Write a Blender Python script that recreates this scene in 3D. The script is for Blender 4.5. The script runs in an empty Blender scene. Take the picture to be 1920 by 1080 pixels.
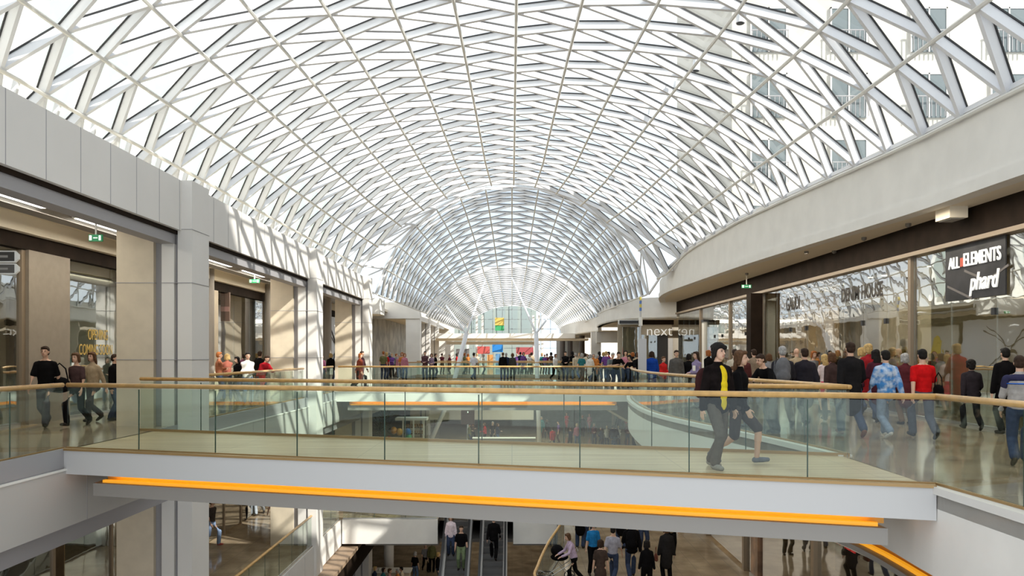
import bpy, bmesh, math, random
from mathutils import Vector, Matrix, Euler
random.seed(7)
S = bpy.context.scene
COL = S.collection
# ---------------------------------------------------------------- camera
F = 1500.0; EYE = 1.6; HY = 665.0
cd = bpy.data.cameras.new('camera'); cam = bpy.data.objects.new('camera', cd); COL.objects.link(cam)
cam.location = (0, 0, EYE); cam.rotation_euler = (math.pi/2, 0, 0)
cd.sensor_width = 36; cd.lens = F/1920*36; cd.shift_y = (HY-540)/1920; cd.clip_end = 500
S.camera = cam
# ---------------------------------------------------------------- world, sun, exposure
W = bpy.data.worlds.new('world'); S.world = W; W.use_nodes = True
nt = W.node_tree; nt.nodes.clear()
wo = nt.nodes.new('ShaderNodeOutputWorld'); bg = nt.nodes.new('ShaderNodeBackground')
tc = nt.nodes.new('ShaderNodeTexCoord'); nz = nt.nodes.new('ShaderNodeTexNoise'); cr = nt.nodes.new('ShaderNodeValToRGB')
nz.inputs['Scale'].default_value = 2.2; nz.inputs['Detail'].default_value = 5
cr.color_ramp.elements[0].position = .42; cr.color_ramp.elements[0].color = (.78, .88, .97, 1)
cr.color_ramp.elements[1].position = .58; cr.color_ramp.elements[1].color = (1, 1, 1, 1)
nt.links.new(tc.outputs['Generated'], nz.inputs['Vector']); nt.links.new(nz.outputs['Fac'], cr.inputs['Fac'])
nt.links.new(cr.outputs['Color'], bg.inputs['Color']); nt.links.new(bg.outputs['Background'], wo.inputs['Surface'])
bg.inputs['Strength'].default_value = 1.2
sl = bpy.data.lights.new('sun', 'SUN'); sun = bpy.data.objects.new('sun', sl); COL.objects.link(sun)
sl.energy = 5.5; sl.angle = math.radians(.6); sl.color = (1, .95, .86)
SUND = Vector((-.70, .50, -.62)).normalized()
sun.rotation_euler = SUND.to_track_quat('-Z', 'Y').to_euler(); sun.location = (20, -10, 30)
S.view_settings.view_transform = 'Standard'; S.view_settings.look = 'None'
S.view_settings.exposure = 0.35; S.view_settings.gamma = 1; S.view_settings.use_curve_mapping = False
S.cycles.max_bounces = 8; S.cycles.transparent_max_bounces = 24; S.cycles.diffuse_bounces = 4
S.cycles.caustics_reflective = False; S.cycles.caustics_refractive = False
S.cycles.sample_clamp_indirect = 4

def xw(px, Y): return (px-960)/F*Y
def zw(py, Y): return EYE-(py-HY)*Y/F
# ---------------------------------------------------------------- materials
MATS = {}
def mat(name, col, rough=.6, metal=0, spec=.5, noise=0, nscale=6, emis=None, estr=0, bump=0):
    if name in MATS: return MATS[name]
    m = bpy.data.materials.new(name); m.use_nodes = True; MATS[name] = m
    n = m.node_tree; b = n.nodes['Principled BSDF']
    b.inputs['Base Color'].default_value = (*col, 1); b.inputs['Roughness'].default_value = rough
    b.inputs['Metallic'].default_value = metal; b.inputs['Specular IOR Level'].default_value = spec
    if emis:
        b.inputs['Emission Color'].default_value = (*emis, 1); b.inputs['Emission Strength'].default_value = estr
    if noise:
        t = n.nodes.new('ShaderNodeTexCoord'); q = n.nodes.new('ShaderNodeTexNoise'); r = n.nodes.new('ShaderNodeValToRGB')
        q.inputs['Scale'].default_value = nscale; q.inputs['Detail'].default_value = 4
        r.color_ramp.elements[0].position = .35; r.color_ramp.elements[1].position = .65
        r.color_ramp.elements[0].color = (*[c*(1-noise) for c in col], 1)
        r.color_ramp.elements[1].color = (*[min(1, c*(1+noise)) for c in col], 1)
        n.links.new(t.outputs['Object'], q.inputs['Vector']); n.links.new(q.outputs['Fac'], r.inputs['Fac'])
        n.links.new(r.outputs['Color'], b.inputs['Base Color'])
        if bump:
            bp = n.nodes.new('ShaderNodeBump'); bp.inputs['Strength'].default_value = bump; bp.inputs['Distance'].default_value = .02
            n.links.new(q.outputs['Fac'], bp.inputs['Height']); n.links.new(bp.outputs['Normal'], b.inputs['Normal'])
    return m
def glass(name, tint, refl=.08, rough=.0, fres=1.45, ripple=0):
    if name in MATS: return MATS[name]
    m = bpy.data.materials.new(name); m.use_nodes = True; MATS[name] = m
    n = m.node_tree; n.nodes.clear(); o = n.nodes.new('ShaderNodeOutputMaterial')
    t = n.nodes.new('ShaderNodeBsdfTransparent'); t.inputs[0].default_value = (*tint, 1)
    g = n.nodes.new('ShaderNodeBsdfGlossy'); g.inputs['Roughness'].default_value = rough
    lw = n.nodes.new('ShaderNodeLayerWeight'); f = n.nodes.new('ShaderNodeMath'); f.operation = 'POWER'
    n.links.new(lw.outputs['Facing'], f.inputs[0]); f.inputs[1].default_value = 4.5
    a = n.nodes.new('ShaderNodeMath'); a.operation = 'ADD'; a.inputs[1].default_value = refl; a.use_clamp = True
    x = n.nodes.new('ShaderNodeMixShader')
    if ripple:
        q = n.nodes.new('ShaderNodeTexNoise'); q.inputs['Scale'].default_value = 1.3; bp = n.nodes.new('ShaderNodeBump')
        tt = n.nodes.new('ShaderNodeTexCoord'); n.links.new(tt.outputs['Object'], q.inputs['Vector'])
        bp.inputs['Strength'].default_value = ripple; bp.inputs['Distance'].default_value = .02
        n.links.new(q.outputs['Fac'], bp.inputs['Height']); n.links.new(bp.outputs['Normal'], g.inputs['Normal'])
    n.links.new(f.outputs[0], a.inputs[0]); n.links.new(a.outputs[0], x.inputs[0])
    n.links.new(t.outputs[0], x.inputs[1]); n.links.new(g.outputs[0], x.inputs[2]); n.links.new(x.outputs[0], o.inputs[0])
    return m
def stone_floor(name, c1, c2, scale, tile, rough, grout=(.2, .17, .14)):
    m = bpy.data.materials.new(name); m.use_nodes = True; MATS[name] = m
    n = m.node_tree; b = n.nodes['Principled BSDF']; b.inputs['Roughness'].default_value = rough
    t = n.nodes.new('ShaderNodeTexCoord'); q = n.nodes.new('ShaderNodeTexNoise'); q.inputs['Scale'].default_value = scale
    q.inputs['Detail'].default_value = 5
    r = n.nodes.new('ShaderNodeValToRGB'); r.color_ramp.elements[0].position = .35; r.color_ramp.elements[1].position = .65
    r.color_ramp.elements[0].color = (*c1, 1); r.color_ramp.elements[1].color = (*c2, 1)
    k = n.nodes.new('ShaderNodeTexBrick'); k.offset = 0; k.inputs['Scale'].default_value = 1
    k.inputs['Brick Width'].default_value = tile[0]; k.inputs['Row Height'].default_value = tile[1]; k.inputs['Mortar Size'].default_value = .006
    k.inputs['Mortar'].default_value = (*grout, 1)
    n.links.new(t.outputs['Object'], q.inputs['Vector']); n.links.new(q.outputs['Fac'], r.inputs['Fac'])
    n.links.new(t.outputs['Object'], k.inputs['Vector'])
    n.links.new(r.outputs['Color'], k.inputs['Color1']); n.links.new(r.outputs['Color'], k.inputs['Color2'])
    n.links.new(k.outputs['Color'], b.inputs['Base Color'])
    return m
WHITE = mat('white_plaster', (.80, .775, .73), .75, noise=.03, nscale=1.5)
PANEL = mat('pale_panel', (.72, .695, .66), .55, noise=.02, nscale=.8)
CREAM = mat('cream_stone', (.60, .52, .40), .6, noise=.05, nscale=3)
LAV = mat('painted_steel_grey', (.33, .32, .33), .5)
DGREY = mat('dark_grey_band', (.11, .10, .10), .45)
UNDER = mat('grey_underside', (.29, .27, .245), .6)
SOFFIT = mat('beige_soffit', (.80, .72, .58), .8)
DARKB = mat('dark_brown_band', (.020, .013, .009), .75, spec=.08, noise=.2, nscale=2)
WOODR = mat('varnished_handrail', (.60, .36, .13), .28, noise=.12, nscale=9)
BRONZE = mat('bronze_trim', (.38, .24, .10), .35, .4)
STEEL = mat('brushed_steel', (.55, .55, .56), .3, .9)
ROOFW = mat('white_roof_steel', (.80, .81, .84), .4)
RIBM = mat('cream_roof_tube', (.76, .745, .70), .45)
BLACK = mat('black_gasket', (.02, .02, .022), .5)
BROWNM = mat('mullion_bronze', (.30, .23, .16), .4, .3)
EDGE = mat('glass_edge_green', (.03, .06, .045), .2)
ORANGE = mat('amber_light_strip', (.9, .5, .08), .5, emis=(1, .40, .012), estr=.5)
OBACK = mat('amber_lit_cove_panel', (.78, .45, .10), .6)  # amber glow of the strip put into the panel's base colour
LIGHTW = mat('fluorescent_diffuser', (.9, .9, .88), .5, emis=(1, .97, .88), estr=5)
SPOTL = mat('spot_lens', (1, .9, .7), .5, emis=(1, .85, .55), estr=14)
GREENX = mat('exit_sign_green', (.02, .25, .10), .5, emis=(.02, .35, .14), estr=.12)
EXWHITE = mat('exit_sign_white', (.9, .95, .9), .5, emis=(.9, 1, .9), estr=.5)
RAILG = glass('balustrade_glass', (.91, .955, .925), .035)
ROOFG = glass('roof_glass', (.93, .955, .96), .02)
SHOPG = glass('shopfront_glass', (.80, .82, .78), .40, ripple=.12)
SHOPG2 = glass('shop_glass_clear', (.82, .86, .82), .36, ripple=.1)
MARBLE = stone_floor('polished_marble', (.25, .19, .125), (.40, .32, .22), 1.1, (.6, .6), .10)
PLANK = stone_floor('oak_plank_floor', (.42, .31, .17), (.60, .48, .30), .9, (2.4, .18), .32, (.30, .23, .14))
# stretch plank noise along the boards
_n = PLANK.node_tree; _mp = _n.nodes.new('ShaderNodeMapping'); _mp.inputs['Scale'].default_value = (.5, 9, 1)
_t = [x for x in _n.nodes if x.type == 'TEX_COORD'][0]; _q = [x for x in _n.nodes if x.type == 'TEX_NOISE'][0]
_n.links.new(_t.outputs['Object'], _mp.inputs['Vector']); _n.links.new(_mp.outputs['Vector'], _q.inputs['Vector'])

# ---------------------------------------------------------------- mesh builder
class MB:
    def __init__(s): s.v = []; s.f = []
    def add(s, vs, fs):
        o = len(s.v); s.v += [tuple(v) for v in vs]; s.f += [tuple(i+o for i in f) for f in fs]; return s
    def box(s, x0, x1, y0, y1, z0, z1):
        return s.add([(x0,y0,z0),(x1,y0,z0),(x1,y1,z0),(x0,y1,z0),(x0,y0,z1),(x1,y0,z1),(x1,y1,z1),(x0,y1,z1)],
            [(0,3,2,1),(4,5,6,7),(0,1,5,4),(1,2,6,5),(2,3,7,6),(3,0,4,7)])
    def prism(s, pts, z0, z1):
        a = sum(pts[i][0]*pts[(i+1)%len(pts)][1]-pts[(i+1)%len(pts)][0]*pts[i][1] for i in range(len(pts)))
        if a < 0: pts = pts[::-1]
        n = len(pts)
        return s.add([(p[0],p[1],z0) for p in pts]+[(p[0],p[1],z1) for p in pts],
            [tuple(range(n))[::-1], tuple(range(n, 2*n))]+[(i,(i+1)%n,n+(i+1)%n,n+i) for i in range(n)])
    def beam(s, a, b, w, d, up=(0,0,1), off=0):
        a = Vector(a); b = Vector(b); t = (b-a)
        if t.length < 1e-6: return s
        t.normalize(); u = Vector(up); u = (u-t*u.dot(t))
        if u.length < 1e-6: u = Vector((0,1,0)); u = u-t*u.dot(t)
        u.normalize(); r = t.cross(u); vs = []
        for p in (a, b):
            for (i, j) in ((-1,-1),(1,-1),(1,1),(-1,1)): vs.append(p+r*(w/2*i)+u*(d/2*j+off))
        return s.add(vs, [(3,2,1,0),(4,5,6,7),(0,1,5,4),(1,2,6,5),(2,3,7,6),(3,0,4,7)])
    def tube(s, pts, r, n=10, cap=True, rz=None):
        pts = [Vector(p) for p in pts]; rs = r if isinstance(r, (list, tuple)) else [r]*len(pts); o = len(s.v)
        for k, p in enumerate(pts):
            t = (pts[min(k+1, len(pts)-1)]-pts[max(k-1, 0)]).normalized()
            u = Vector((0,0,1)) if abs(t.z) < .9 else Vector((0,1,0))
            u = (u-t*u.dot(t)).normalized(); q = t.cross(u)
            for i in range(n):
                c = 2*math.pi*i/n; s.v.append(tuple(p+q*math.cos(c)*rs[k]+u*math.sin(c)*(rz or rs[k])))
        for k in range(len(pts)-1):
            for i in range(n):
                j = (i+1) % n; s.f.append((o+k*n+i, o+k*n+j, o+(k+1)*n+j, o+(k+1)*n+i))
        if cap:
            s.f.append(tuple(o+i for i in range(n))[::-1]); s.f.append(tuple(o+(len(pts)-1)*n+i for i in range(n)))
        return s
    def ball(s, c, r, n=10, m=7):
        if not isinstance(r, (tuple, list)): r = (r, r, r)
        vs = [(c[0], c[1], c[2]-r[2])]
        for j in range(1, m):
            a = math.pi*j/m-math.pi/2
            for i in range(n):
                b = 2*math.pi*i/n; vs.append((c[0]+r[0]*math.cos(a)*math.cos(b), c[1]+r[1]*math.cos(a)*math.sin(b), c[2]+r[2]*math.sin(a)))
        vs.append((c[0], c[1], c[2]+r[2])); fs = [(0, 1+(i+1)%n, 1+i) for i in range(n)]
        for j in range(m-2):
            for i in range(n): fs.append((1+j*n+i, 1+j*n+(i+1)%n, 1+(j+1)*n+(i+1)%n, 1+(j+1)*n+i))
        l = len(vs)-1; fs += [(l, l-n+i, l-n+(i+1)%n) for i in range(n)]
        return s.add(vs, fs)
    def ribbon(s, pl, z0, z1, th):
        """vertical wall of thickness th following the plan polyline pl"""
        L = []; R = []
        for k in range(len(pl)):
            a = Vector(pl[max(k-1,0)]); b = Vector(pl[min(k+1,len(pl)-1)]); t = (b-a).normalized(); n_ = Vector((t.y, -t.x))
            p = Vector(pl[k]); L.append(p); R.append(p+n_*th)
        n = len(pl); zz = lambda z, k: z[k] if isinstance(z, (list, tuple)) else z
        vs = [(p.x,p.y,zz(z0,k)) for k,p in enumerate(L)]+[(p.x,p.y,zz(z1,k)) for k,p in enumerate(L)]+[(p.x,p.y,zz(z0,k)) for k,p in enumerate(R)]+[(p.x,p.y,zz(z1,k)) for k,p in enumerate(R)]
        fs = []
        for k in range(n-1):
            fs += [(k,k+1,n+k+1,n+k),(2*n+k+1,2*n+k,3*n+k,3*n+k+1),(n+k,n+k+1,3*n+k+1,3*n+k),(k+1,k,2*n+k,2*n+k+1)]
        fs += [(0,n,3*n,2*n),(n-1,3*n-1,4*n-1,2*n-1)]
        return s.add(vs, fs)
    def build(s, name, m, parent=None, smooth=False, loc=None):
        me = bpy.data.meshes.new(name); me.from_pydata(s.v, [], s.f)
        bm = bmesh.new(); bm.from_mesh(me); bmesh.ops.recalc_face_normals(bm, faces=bm.faces); bm.to_mesh(me); bm.free()
        if smooth: me.polygons.foreach_set('use_smooth', [True]*len(me.polygons))
        me.materials.append(m); o = bpy.data.objects.new(name, me); COL.objects.link(o)
        if parent: o.parent = parent
        if loc: o.location = loc
        return o
def tag(o, label=None, cat=None, group=None, kind=None):
    if label: o['label'] = label
    if cat: o['category'] = cat
    if group: o['group'] = group
    if kind: o['kind'] = kind
    return o
def empty(name, label, cat, group=None, loc=(0,0,0), rz=0):
    o = bpy.data.objects.new(name, None); COL.objects.link(o); o.location = loc; o.rotation_euler = (0,0,rz); o.empty_display_size = .1
    return tag(o, label, cat, group)
def struct(o, label=None): o['kind'] = 'structure'; o['label'] = label or o.name; return o
def copy_tree(o, parent=None):
    c = o.copy(); COL.objects.link(c)
    if parent: c.parent = parent
    for ch in list(o.children): copy_tree(ch, c)
    return c
def text(name, s_, m, parent, loc, size, facing, xs=1, depth=.015, align='CENTER', bold=0, shear=0):
    """lettering turned into a mesh; facing: angle of the outward normal in plan, degrees"""
    cu = bpy.data.curves.new(name, 'FONT'); cu.body = s_; cu.size = size; cu.extrude = depth; cu.align_x = align; cu.align_y = 'CENTER'
    cu.offset = bold; cu.shear = shear
    t = bpy.data.objects.new(name, cu); COL.objects.link(t); bpy.context.view_layer.update()
    me = bpy.data.meshes.new_from_object(t.evaluated_get(bpy.context.evaluated_depsgraph_get()))
    bpy.data.objects.remove(t); me.name = name; me.materials.clear(); me.materials.append(m)
    o = bpy.data.objects.new(name, me); COL.objects.link(o); o.parent = parent
    o.rotation_euler = (math.pi/2, 0, math.radians(facing+90)); o.scale = (xs, 1, 1); o.location = loc
    return o
def lerp(a, b, t): return a+(b-a)*t
def interp(tab, x):
    if x <= tab[0][0]: return tab[0][1]
    for (a, va), (b, vb) in zip(tab, tab[1:]):
        if x <= b: return lerp(va, vb, (x-a)/(b-a))
    return tab[-1][1]
def smooth_pl(pts, n=6):
    """Catmull-Rom through plan points"""
    out = []
    for i in range(len(pts)-1):
        p0 = Vector(pts[max(i-1,0)]); p1 = Vector(pts[i]); p2 = Vector(pts[i+1]); p3 = Vector(pts[min(i+2,len(pts)-1)])
        for k in range(n):
            t = k/n; out.append(tuple(.5*((2*p1)+(-p0+p2)*t+(2*p0-5*p1+4*p2-p3)*t*t+(-p0+3*p1-3*p2+p3)*t**3)))
    out.append(tuple(pts[-1])); return out
# ================================================================ SETTING
L1Z = -5.4; L2Z = -10.8
XL = -7.5                                           # left gallery edge
# right gallery edge in plan (x, y)
RE = smooth_pl([(5.12, 5), (5.1, 8), (5.1, 9.7), (5.2, 12.6), (4.7, 16.3), (4.25, 18.5), (3.85, 21.5), (3.85, 24.5), (4.1, 28), (4.5, 31), (5.0, 34)], 5)
# ---- floors
struct(MB().box(-20, XL, 3, 110, -.25, 0).build('floor', MARBLE), 'polished brown marble floor of the left upper gallery')
struct(MB().prism(list(RE)+[(5.0, 110), (20, 110), (20, 5)], -.25, 0).build('floor', MARBLE), 'polished brown marble floor of the right upper gallery')
struct(MB().box(XL, 5.0, 62, 110, -.3, 0).build('floor', MARBLE), 'upper floor at the far end of the hall')
struct(MB().box(-20, -7.3, 3, 110, L1Z-.3, L1Z).build('floor', MARBLE), 'polished brown floor of the left middle gallery')
RE1 = smooth_pl([(4.2, 8), (3.2, 14), (1.2, 18), (.55, 21), (.62, 22.4), (1.05, 25.2), (1.66, 28.3), (1.9, 31), (1.9, 34)], 5)
struct(MB().prism(list(RE1)+[(20, 34), (20, 8)], L1Z-.3, L1Z).build('floor', MARBLE), 'polished floor of the right middle gallery')
# middle-level crossing slab (behind the escalators) and its neighbours
struct(MB().box(-7.3, -3.15, 34, 46, L1Z-.3, L1Z).box(-3.15, .05, 35.2, 46, L1Z-.3, L1Z).box(.05, 20, 34, 46, L1Z-.3, L1Z).box(-7.3, 20, 46, 110, L1Z-.3, L1Z)
       .build('floor', MARBLE), 'middle level floor crossing the hall behind the escalators')
struct(MB().box(-20, 20, 3, 112, L2Z-.3, L2Z).build('floor', MARBLE), 'ground floor at the foot of the escalators')
# ---- slab edges
b = MB().box(-7.52, XL+.02, 4, 13.5, -.30, .03).box(-7.52, XL+.02, 16.85, 34, -.30, .03).box(-7.52, XL+.02, 52.5, 62, -.30, .03)
struct(b.build('trim_1', LAV), 'grey steel band along the edge of the left upper gallery')
struct(MB().box(-7.47, -7.42, 4, 62, -.33, -.30).build('trim_2', WHITE), 'thin white line below the grey band of the left gallery')
def joints(b, x, y0, y1, z0, z1, step, d=.004, w=.014):
    y = y0
    while y < y1: b.box(x, x+d, y, y+w, z0, z1); y += step
    return b
w = struct(MB().box(-7.9, -7.44, 4, 62, -1.28, -.33).build('wall_left_edge', mat('grey_panel', (.50, .485, .46), .6)), 'pale panels facing the left upper gallery slab')
joints(MB(), -7.44, 5, 61, -1.28, -.33, 3.0).build('panel_joint', LAV, w)
struct(MB().box(-7.95, -7.6, 4, 62, -1.62, -1.28).build('trim_3', LAV), 'grey channel under the left gallery panels')
struct(MB().box(-20, -7.9, 3, 110, -1.6, -1.45).build('ceiling_lower_left', SOFFIT), 'ceiling of the left middle gallery')
# right slab edge
off = lambda pl, d: [(p[0]+d, p[1]) for p in pl]
REn = [p for p in RE if p[1] <= 9.71]; REm = [p for p in RE if 9.69 < p[1] < 12.62]; REf = [p for p in RE if p[1] >= 12.6]
struct(MB().ribbon(REn, -1.08, -.07, .22).ribbon(REm, -1.08, -.37, .22).ribbon(REf, -1.08, -.07, .22).build('wall_right_edge', WHITE, smooth=False), 'curved white fascia of the right upper gallery slab')
struct(MB().ribbon(off(REn, -.05), -.07, .02, .22).ribbon(off(REf, -.05), -.07, .02, .22).build('trim_4', PANEL), 'pale curb along the right gallery edge')
struct(MB().ribbon(off(RE, .5), -1.5, -1.08, .05).build('wall_cove_back', OBACK), 'amber lit back of the cove below the right gallery')
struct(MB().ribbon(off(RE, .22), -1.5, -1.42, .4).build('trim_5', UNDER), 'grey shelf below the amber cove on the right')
ORG2 = ORANGE
l = empty('cove_light', 'amber strip light glowing under the curved right gallery edge', 'light')
MB().ribbon(off(RE, .34), -1.41, -1.36, .07).build('light_strip', ORANGE, l)
struct(MB().prism(off(RE, .45)+[(5.6, 110), (20, 110), (20, 5)], -1.62, -1.5).build('ceiling_lower_right', SOFFIT), 'ceiling of the right middle gallery')
# left ledge below middle gallery, and panels
w = struct(MB().box(-7.7, -7.25, 4, 60, L1Z-1.1, L1Z-.02).build('wall_left_lower', PANEL), 'white panels facing the left middle gallery slab')
joints(MB(), -7.25, 20, 60, L1Z-1.1, L1Z-.1, 2.0).build('panel_joint', LAV, w)
struct(MB().box(-7.7, -6.56, 4, 60, L1Z-1.3, L1Z-1.15).build('trim_6', mat('tan_ledge', (.30, .21, .14), .6, noise=.1)), 'tan ledge below the left middle gallery')
struct(MB().box(-7.6, -6.7, 4, 60, L1Z-2.3, L1Z-1.3).build('wall_ledge', DARKB), 'dark brown face below the tan ledge')
struct(MB().box(-7.2, -3.15, 33.9, 34.0, L1Z-1.02, L1Z+.01).box(.05, 1.9, 33.9, 34.0, L1Z-1.02, L1Z+.01).build('wall_crossing', WHITE), 'white fascia of the middle level crossing')
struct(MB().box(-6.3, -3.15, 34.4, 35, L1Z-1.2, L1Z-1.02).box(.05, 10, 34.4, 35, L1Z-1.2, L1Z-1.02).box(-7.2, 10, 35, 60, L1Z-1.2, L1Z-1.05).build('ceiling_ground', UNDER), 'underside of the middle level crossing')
struct(MB().ribbon(RE1, L1Z-1.0, L1Z-.02, .2).build('wall_right_lower', WHITE), 'white curved fascia of the right middle gallery')

# ---- side walls closing the volume
struct(MB().box(-20.3, -20, 3, 112, L2Z, 5.4).build('wall_left', CREAM), 'outer wall behind the left shops')
struct(MB().box(20, 20.3, 3, 112, L2Z, 6.4).build('wall_right', CREAM), 'outer wall behind the right shops')

# ---- upper left fascia
w = struct(MB().box(-7.75, -7.4, 2, 42, 4.38, 5.5).build('wall_left_fascia', PANEL), 'pale panelled fascia above the left upper gallery')
joints(MB(), -7.4, 2.5, 42, 4.38, 5.5, 1.02).build('panel_joint', LAV, w)
struct(MB().box(-7.72, -7.5, 2, 42, 4.30, 4.38).build('trim_7', DARKB), 'brown shadow gap below the left fascia')
struct(MB().box(-7.9, -7.55, 2, 42, 4.08, 4.30).build('trim_8', LAV), 'grey steel channel below the left fascia')
struct(MB().box(-20, -7.7, 2, 44, 4.72, 4.9).box(-20, -9.7, 44, 46.9, 4.72, 4.9).box(-20, -7.7, 2, 42, 5.2, 5.35).box(-20, -9.7, 46.9, 62.4, 4.92, 5.1).box(-20, -7.8, 63.6, 110, 4.72, 4.9).build('ceiling_left', SOFFIT), 'beige ceiling of the left upper gallery')
struct(MB().box(-10.3, -9.9, 2, 62, 4.58, 4.72).build('trim_9', UNDER), 'dropped grey strip on the left gallery ceiling')
# ---- pillars
def pillar(Y, h, label, first=[None], zb=L2Z):
    if first[0] is None:
        r = empty('pillar', label, 'pillar', 'pillars of the left gallery')
        MB().box(-8.85, -8.02, 0, 1.0, L2Z, 4.75).build('stone_pier', CREAM, r)
        MB().box(-8.87, -8.0, -.01, 1.01, 1.48, 1.495).box(-8.87, -8.0, -.01, 1.01, 3.2, 3.215).box(-7.86, -7.15, -.01, 1.01, 1.48, 1.495).box(-7.86, -7.15, -.01, 1.01, 3.2, 3.215).box(-7.86, -7.15, -.01, 1.01, 4.4, 4.41).build('joint_line', LAV, r)
        MB().box(-8.02, -7.84, .12, .88, L2Z, 4.7).box(-7.56, -7.48, .1, .9, L2Z, 5.45).build('recess', LAV, r)
        MB().box(-7.84, -7.56, 0, 1.0, L2Z, 5.5).build('fin', PANEL, r); MB().box(-7.48, -7.16, 0, 1.0, L2Z, 5.5).build('fin', PANEL, r)
        first[0] = r
    else: r = copy_tree(first[0]); r['label'] = label
    r.location = (0, Y, 0); return r
pillar(17.9, 0, 'nearest tall stone clad pillar of the left gallery, beside the footbridge')
pillar(29.3, 0, 'second tall sunlit pillar of the left gallery, beyond the footbridge')
pillar(40.0, 0, 'third pillar of the left gallery, at the end of the panelled fascia')
pillar(69.5, 0, 'slim far left pillar just behind the white portal')
pillar(77.5, 0, 'farthest left pillar before the end wall of the hall')
# portal at far left
p = empty('portal', 'white portal frame with one square pillar at the far left gallery', 'portal')
MB().box(-11.2, -7.2, 62.4, 63.6, 4.42, 5.7).build('beam', WHITE, p); MB().box(-8.3, -7.2, 62.5, 63.6, 0, 4.42).build('post', WHITE, p)
struct(MB().box(-7.7, -7.3, 63.6, 86, 4.3, 5.4).build('wall_left_far', PANEL), 'far stretch of panelled fascia on the left')
b = empty('bulkhead_box', 'white box bulkhead hanging at the left between third pillar and portal', 'bulkhead')
MB().box(-9.9, -7.8, 47, 49, 4.0, 4.93).build('box_body', WHITE, b); MB().box(-9.55, -7.85, 47.05, 48.95, 3.97, 4.0).build('underside', SOFFIT, b)

# ---- upper right fascia
XF = [(2, 9.6), (8, 9.5), (14.6, 9.3), (18.6, 9.25), (25, 8.75), (30, 8.45), (37.7, 8.2), (42, 8.15), (46, 8.5), (50, 9.3), (55, 10.3)]
RF = smooth_pl([(x, y) for y, x in XF], 6)
def ztop(y): return interp([(0, 6.5), (18, 6.6), (30, 6.7), (37, 6.6), (44, 5.85), (60, 5.8)], y)
struct(MB().ribbon(RF, 5.12, [ztop(p[1]) for p in RF], .3).build('wall_right_fascia', WHITE), 'tall curved white fascia above the right upper gallery')
struct(MB().ribbon(off(RF, -.06), 4.86, 5.12, .36).build('trim_10', WHITE), 'projecting lip at the bottom of the curved white fascia')
struct(MB().prism(off(RF, .2)+[(20, 55), (20, 2)], 4.87, 5.0).build('ceiling_right', SOFFIT), 'beige soffit over the right upper gallery')
struct(MB().prism(off(RF, .25)+[(20, 55), (20, 2)], 6.0, 6.15).build('ceiling_roof_deck', WHITE), 'flat roof behind the right fascia')
# far right curved bulkheads
R2 = smooth_pl([(10.2, 49.5), (8.2, 51), (7.0, 54), (6.7, 60), (7.0, 66)], 5)
struct(MB().ribbon(R2, 3.85, 5.2, .3).build('wall_right_far', WHITE), 'second curved white fascia beyond the first on the right')
struct(MB().prism(R2+[(20, 66), (20, 49.5)], 3.85, 3.95).build('ceiling_right_far', SOFFIT), 'soffit below the second curved fascia')
R3 = smooth_pl([(7.1, 66), (6.2, 74), (5.6, 82), (5.6, 92)], 5)
struct(MB().ribbon(R3, 3.5, 4.7, .3).build('wall_right_farthest', WHITE), 'third curved white fascia near the end wall')
struct(MB().prism(R3+[(20, 92), (20, 66)], 3.5, 3.6).build('ceiling_right_farthest', SOFFIT), 'soffit below the third curved fascia')

# ================================================================ GLASS ROOF
PX = [-10.9, -10.2, -9.3, -7.85, -6.3, -4.7, -3.1, -1.5, .12, 1.8, 3.6, 5.35, 7.0, 8.4, 9.35]
PZ = [5.9, 7.25, 8.3, 9.15, 9.8, 10.2, 10.42, 10.52, 10.52, 10.42, 10.15, 9.7, 8.95, 7.85, 6.5]
QX = [-8.4, -8.0, -7.2, -5.95, -4.75, -3.5, -2.3, -1.1, .1, 1.25, 2.4, 3.7, 5.1, 6.8, 7.8]
QZ = [5.4, 6.3, 7.4, 8.5, 9.35, 10.0, 10.5, 10.7, 10.75, 10.6, 10.25, 9.6, 8.7, 7.2, 5.7]
NL = 15
def v1(i, Y):
    w = interp([(19, 0), (24, .2), (30, .4), (37, .62), (42, 1)], Y)
    bulge = .35*math.sin(math.pi*min(1, max(0, (Y-3)/39)))
    ff = math.sin(math.pi*i/(NL-1))
    x = lerp(PX[i], QX[i], w); z = lerp(PZ[i], QZ[i], w)+bulge*ff*.6
    if i == NL-1 and Y < 40: x = interp(XF, Y)+.1; z = ztop(Y)-.02
    return Vector((x, Y, z))
def arc(i, a, zf, H, cx=0):
    bb = H-zf
    if bb > a: th = math.pi-math.asin(min(1, 2*a*bb/(a*a+bb*bb)))
    else: th = math.asin(2*a*bb/(a*a+bb*bb))
    R = (a*a+bb*bb)/(2*bb); t = (i/(NL-1)*2-1)*th
    return cx+R*math.sin(t), zf+bb-R+R*math.cos(t)
def v2(i, Y):
    t = (Y-43)/19; a = lerp(7.35, 6.7, t); zf = 4.85
    H = interp([(43, 10.7), (48, 10.75), (53, 10.2), (58, 9.2), (62, 8.5)], Y)
    x, z = arc(i, a, zf, H); return Vector((x, Y, z))
def v3(i, Y):
    t = (Y-62)/38; a = lerp(6.7, 6.2, t); H = interp([(62, 8.5), (70, 8.7), (84, 8.6), (100, 7.8)], Y)
    x, z = arc(i, a, 4.6, H); return Vector((x, Y, z))
roof = bpy.data.objects.new('ceiling_glass_roof', None); COL.objects.link(roof); roof['kind'] = 'structure'; roof['label'] = 'white steel diagrid roof with glass panes'
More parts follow.
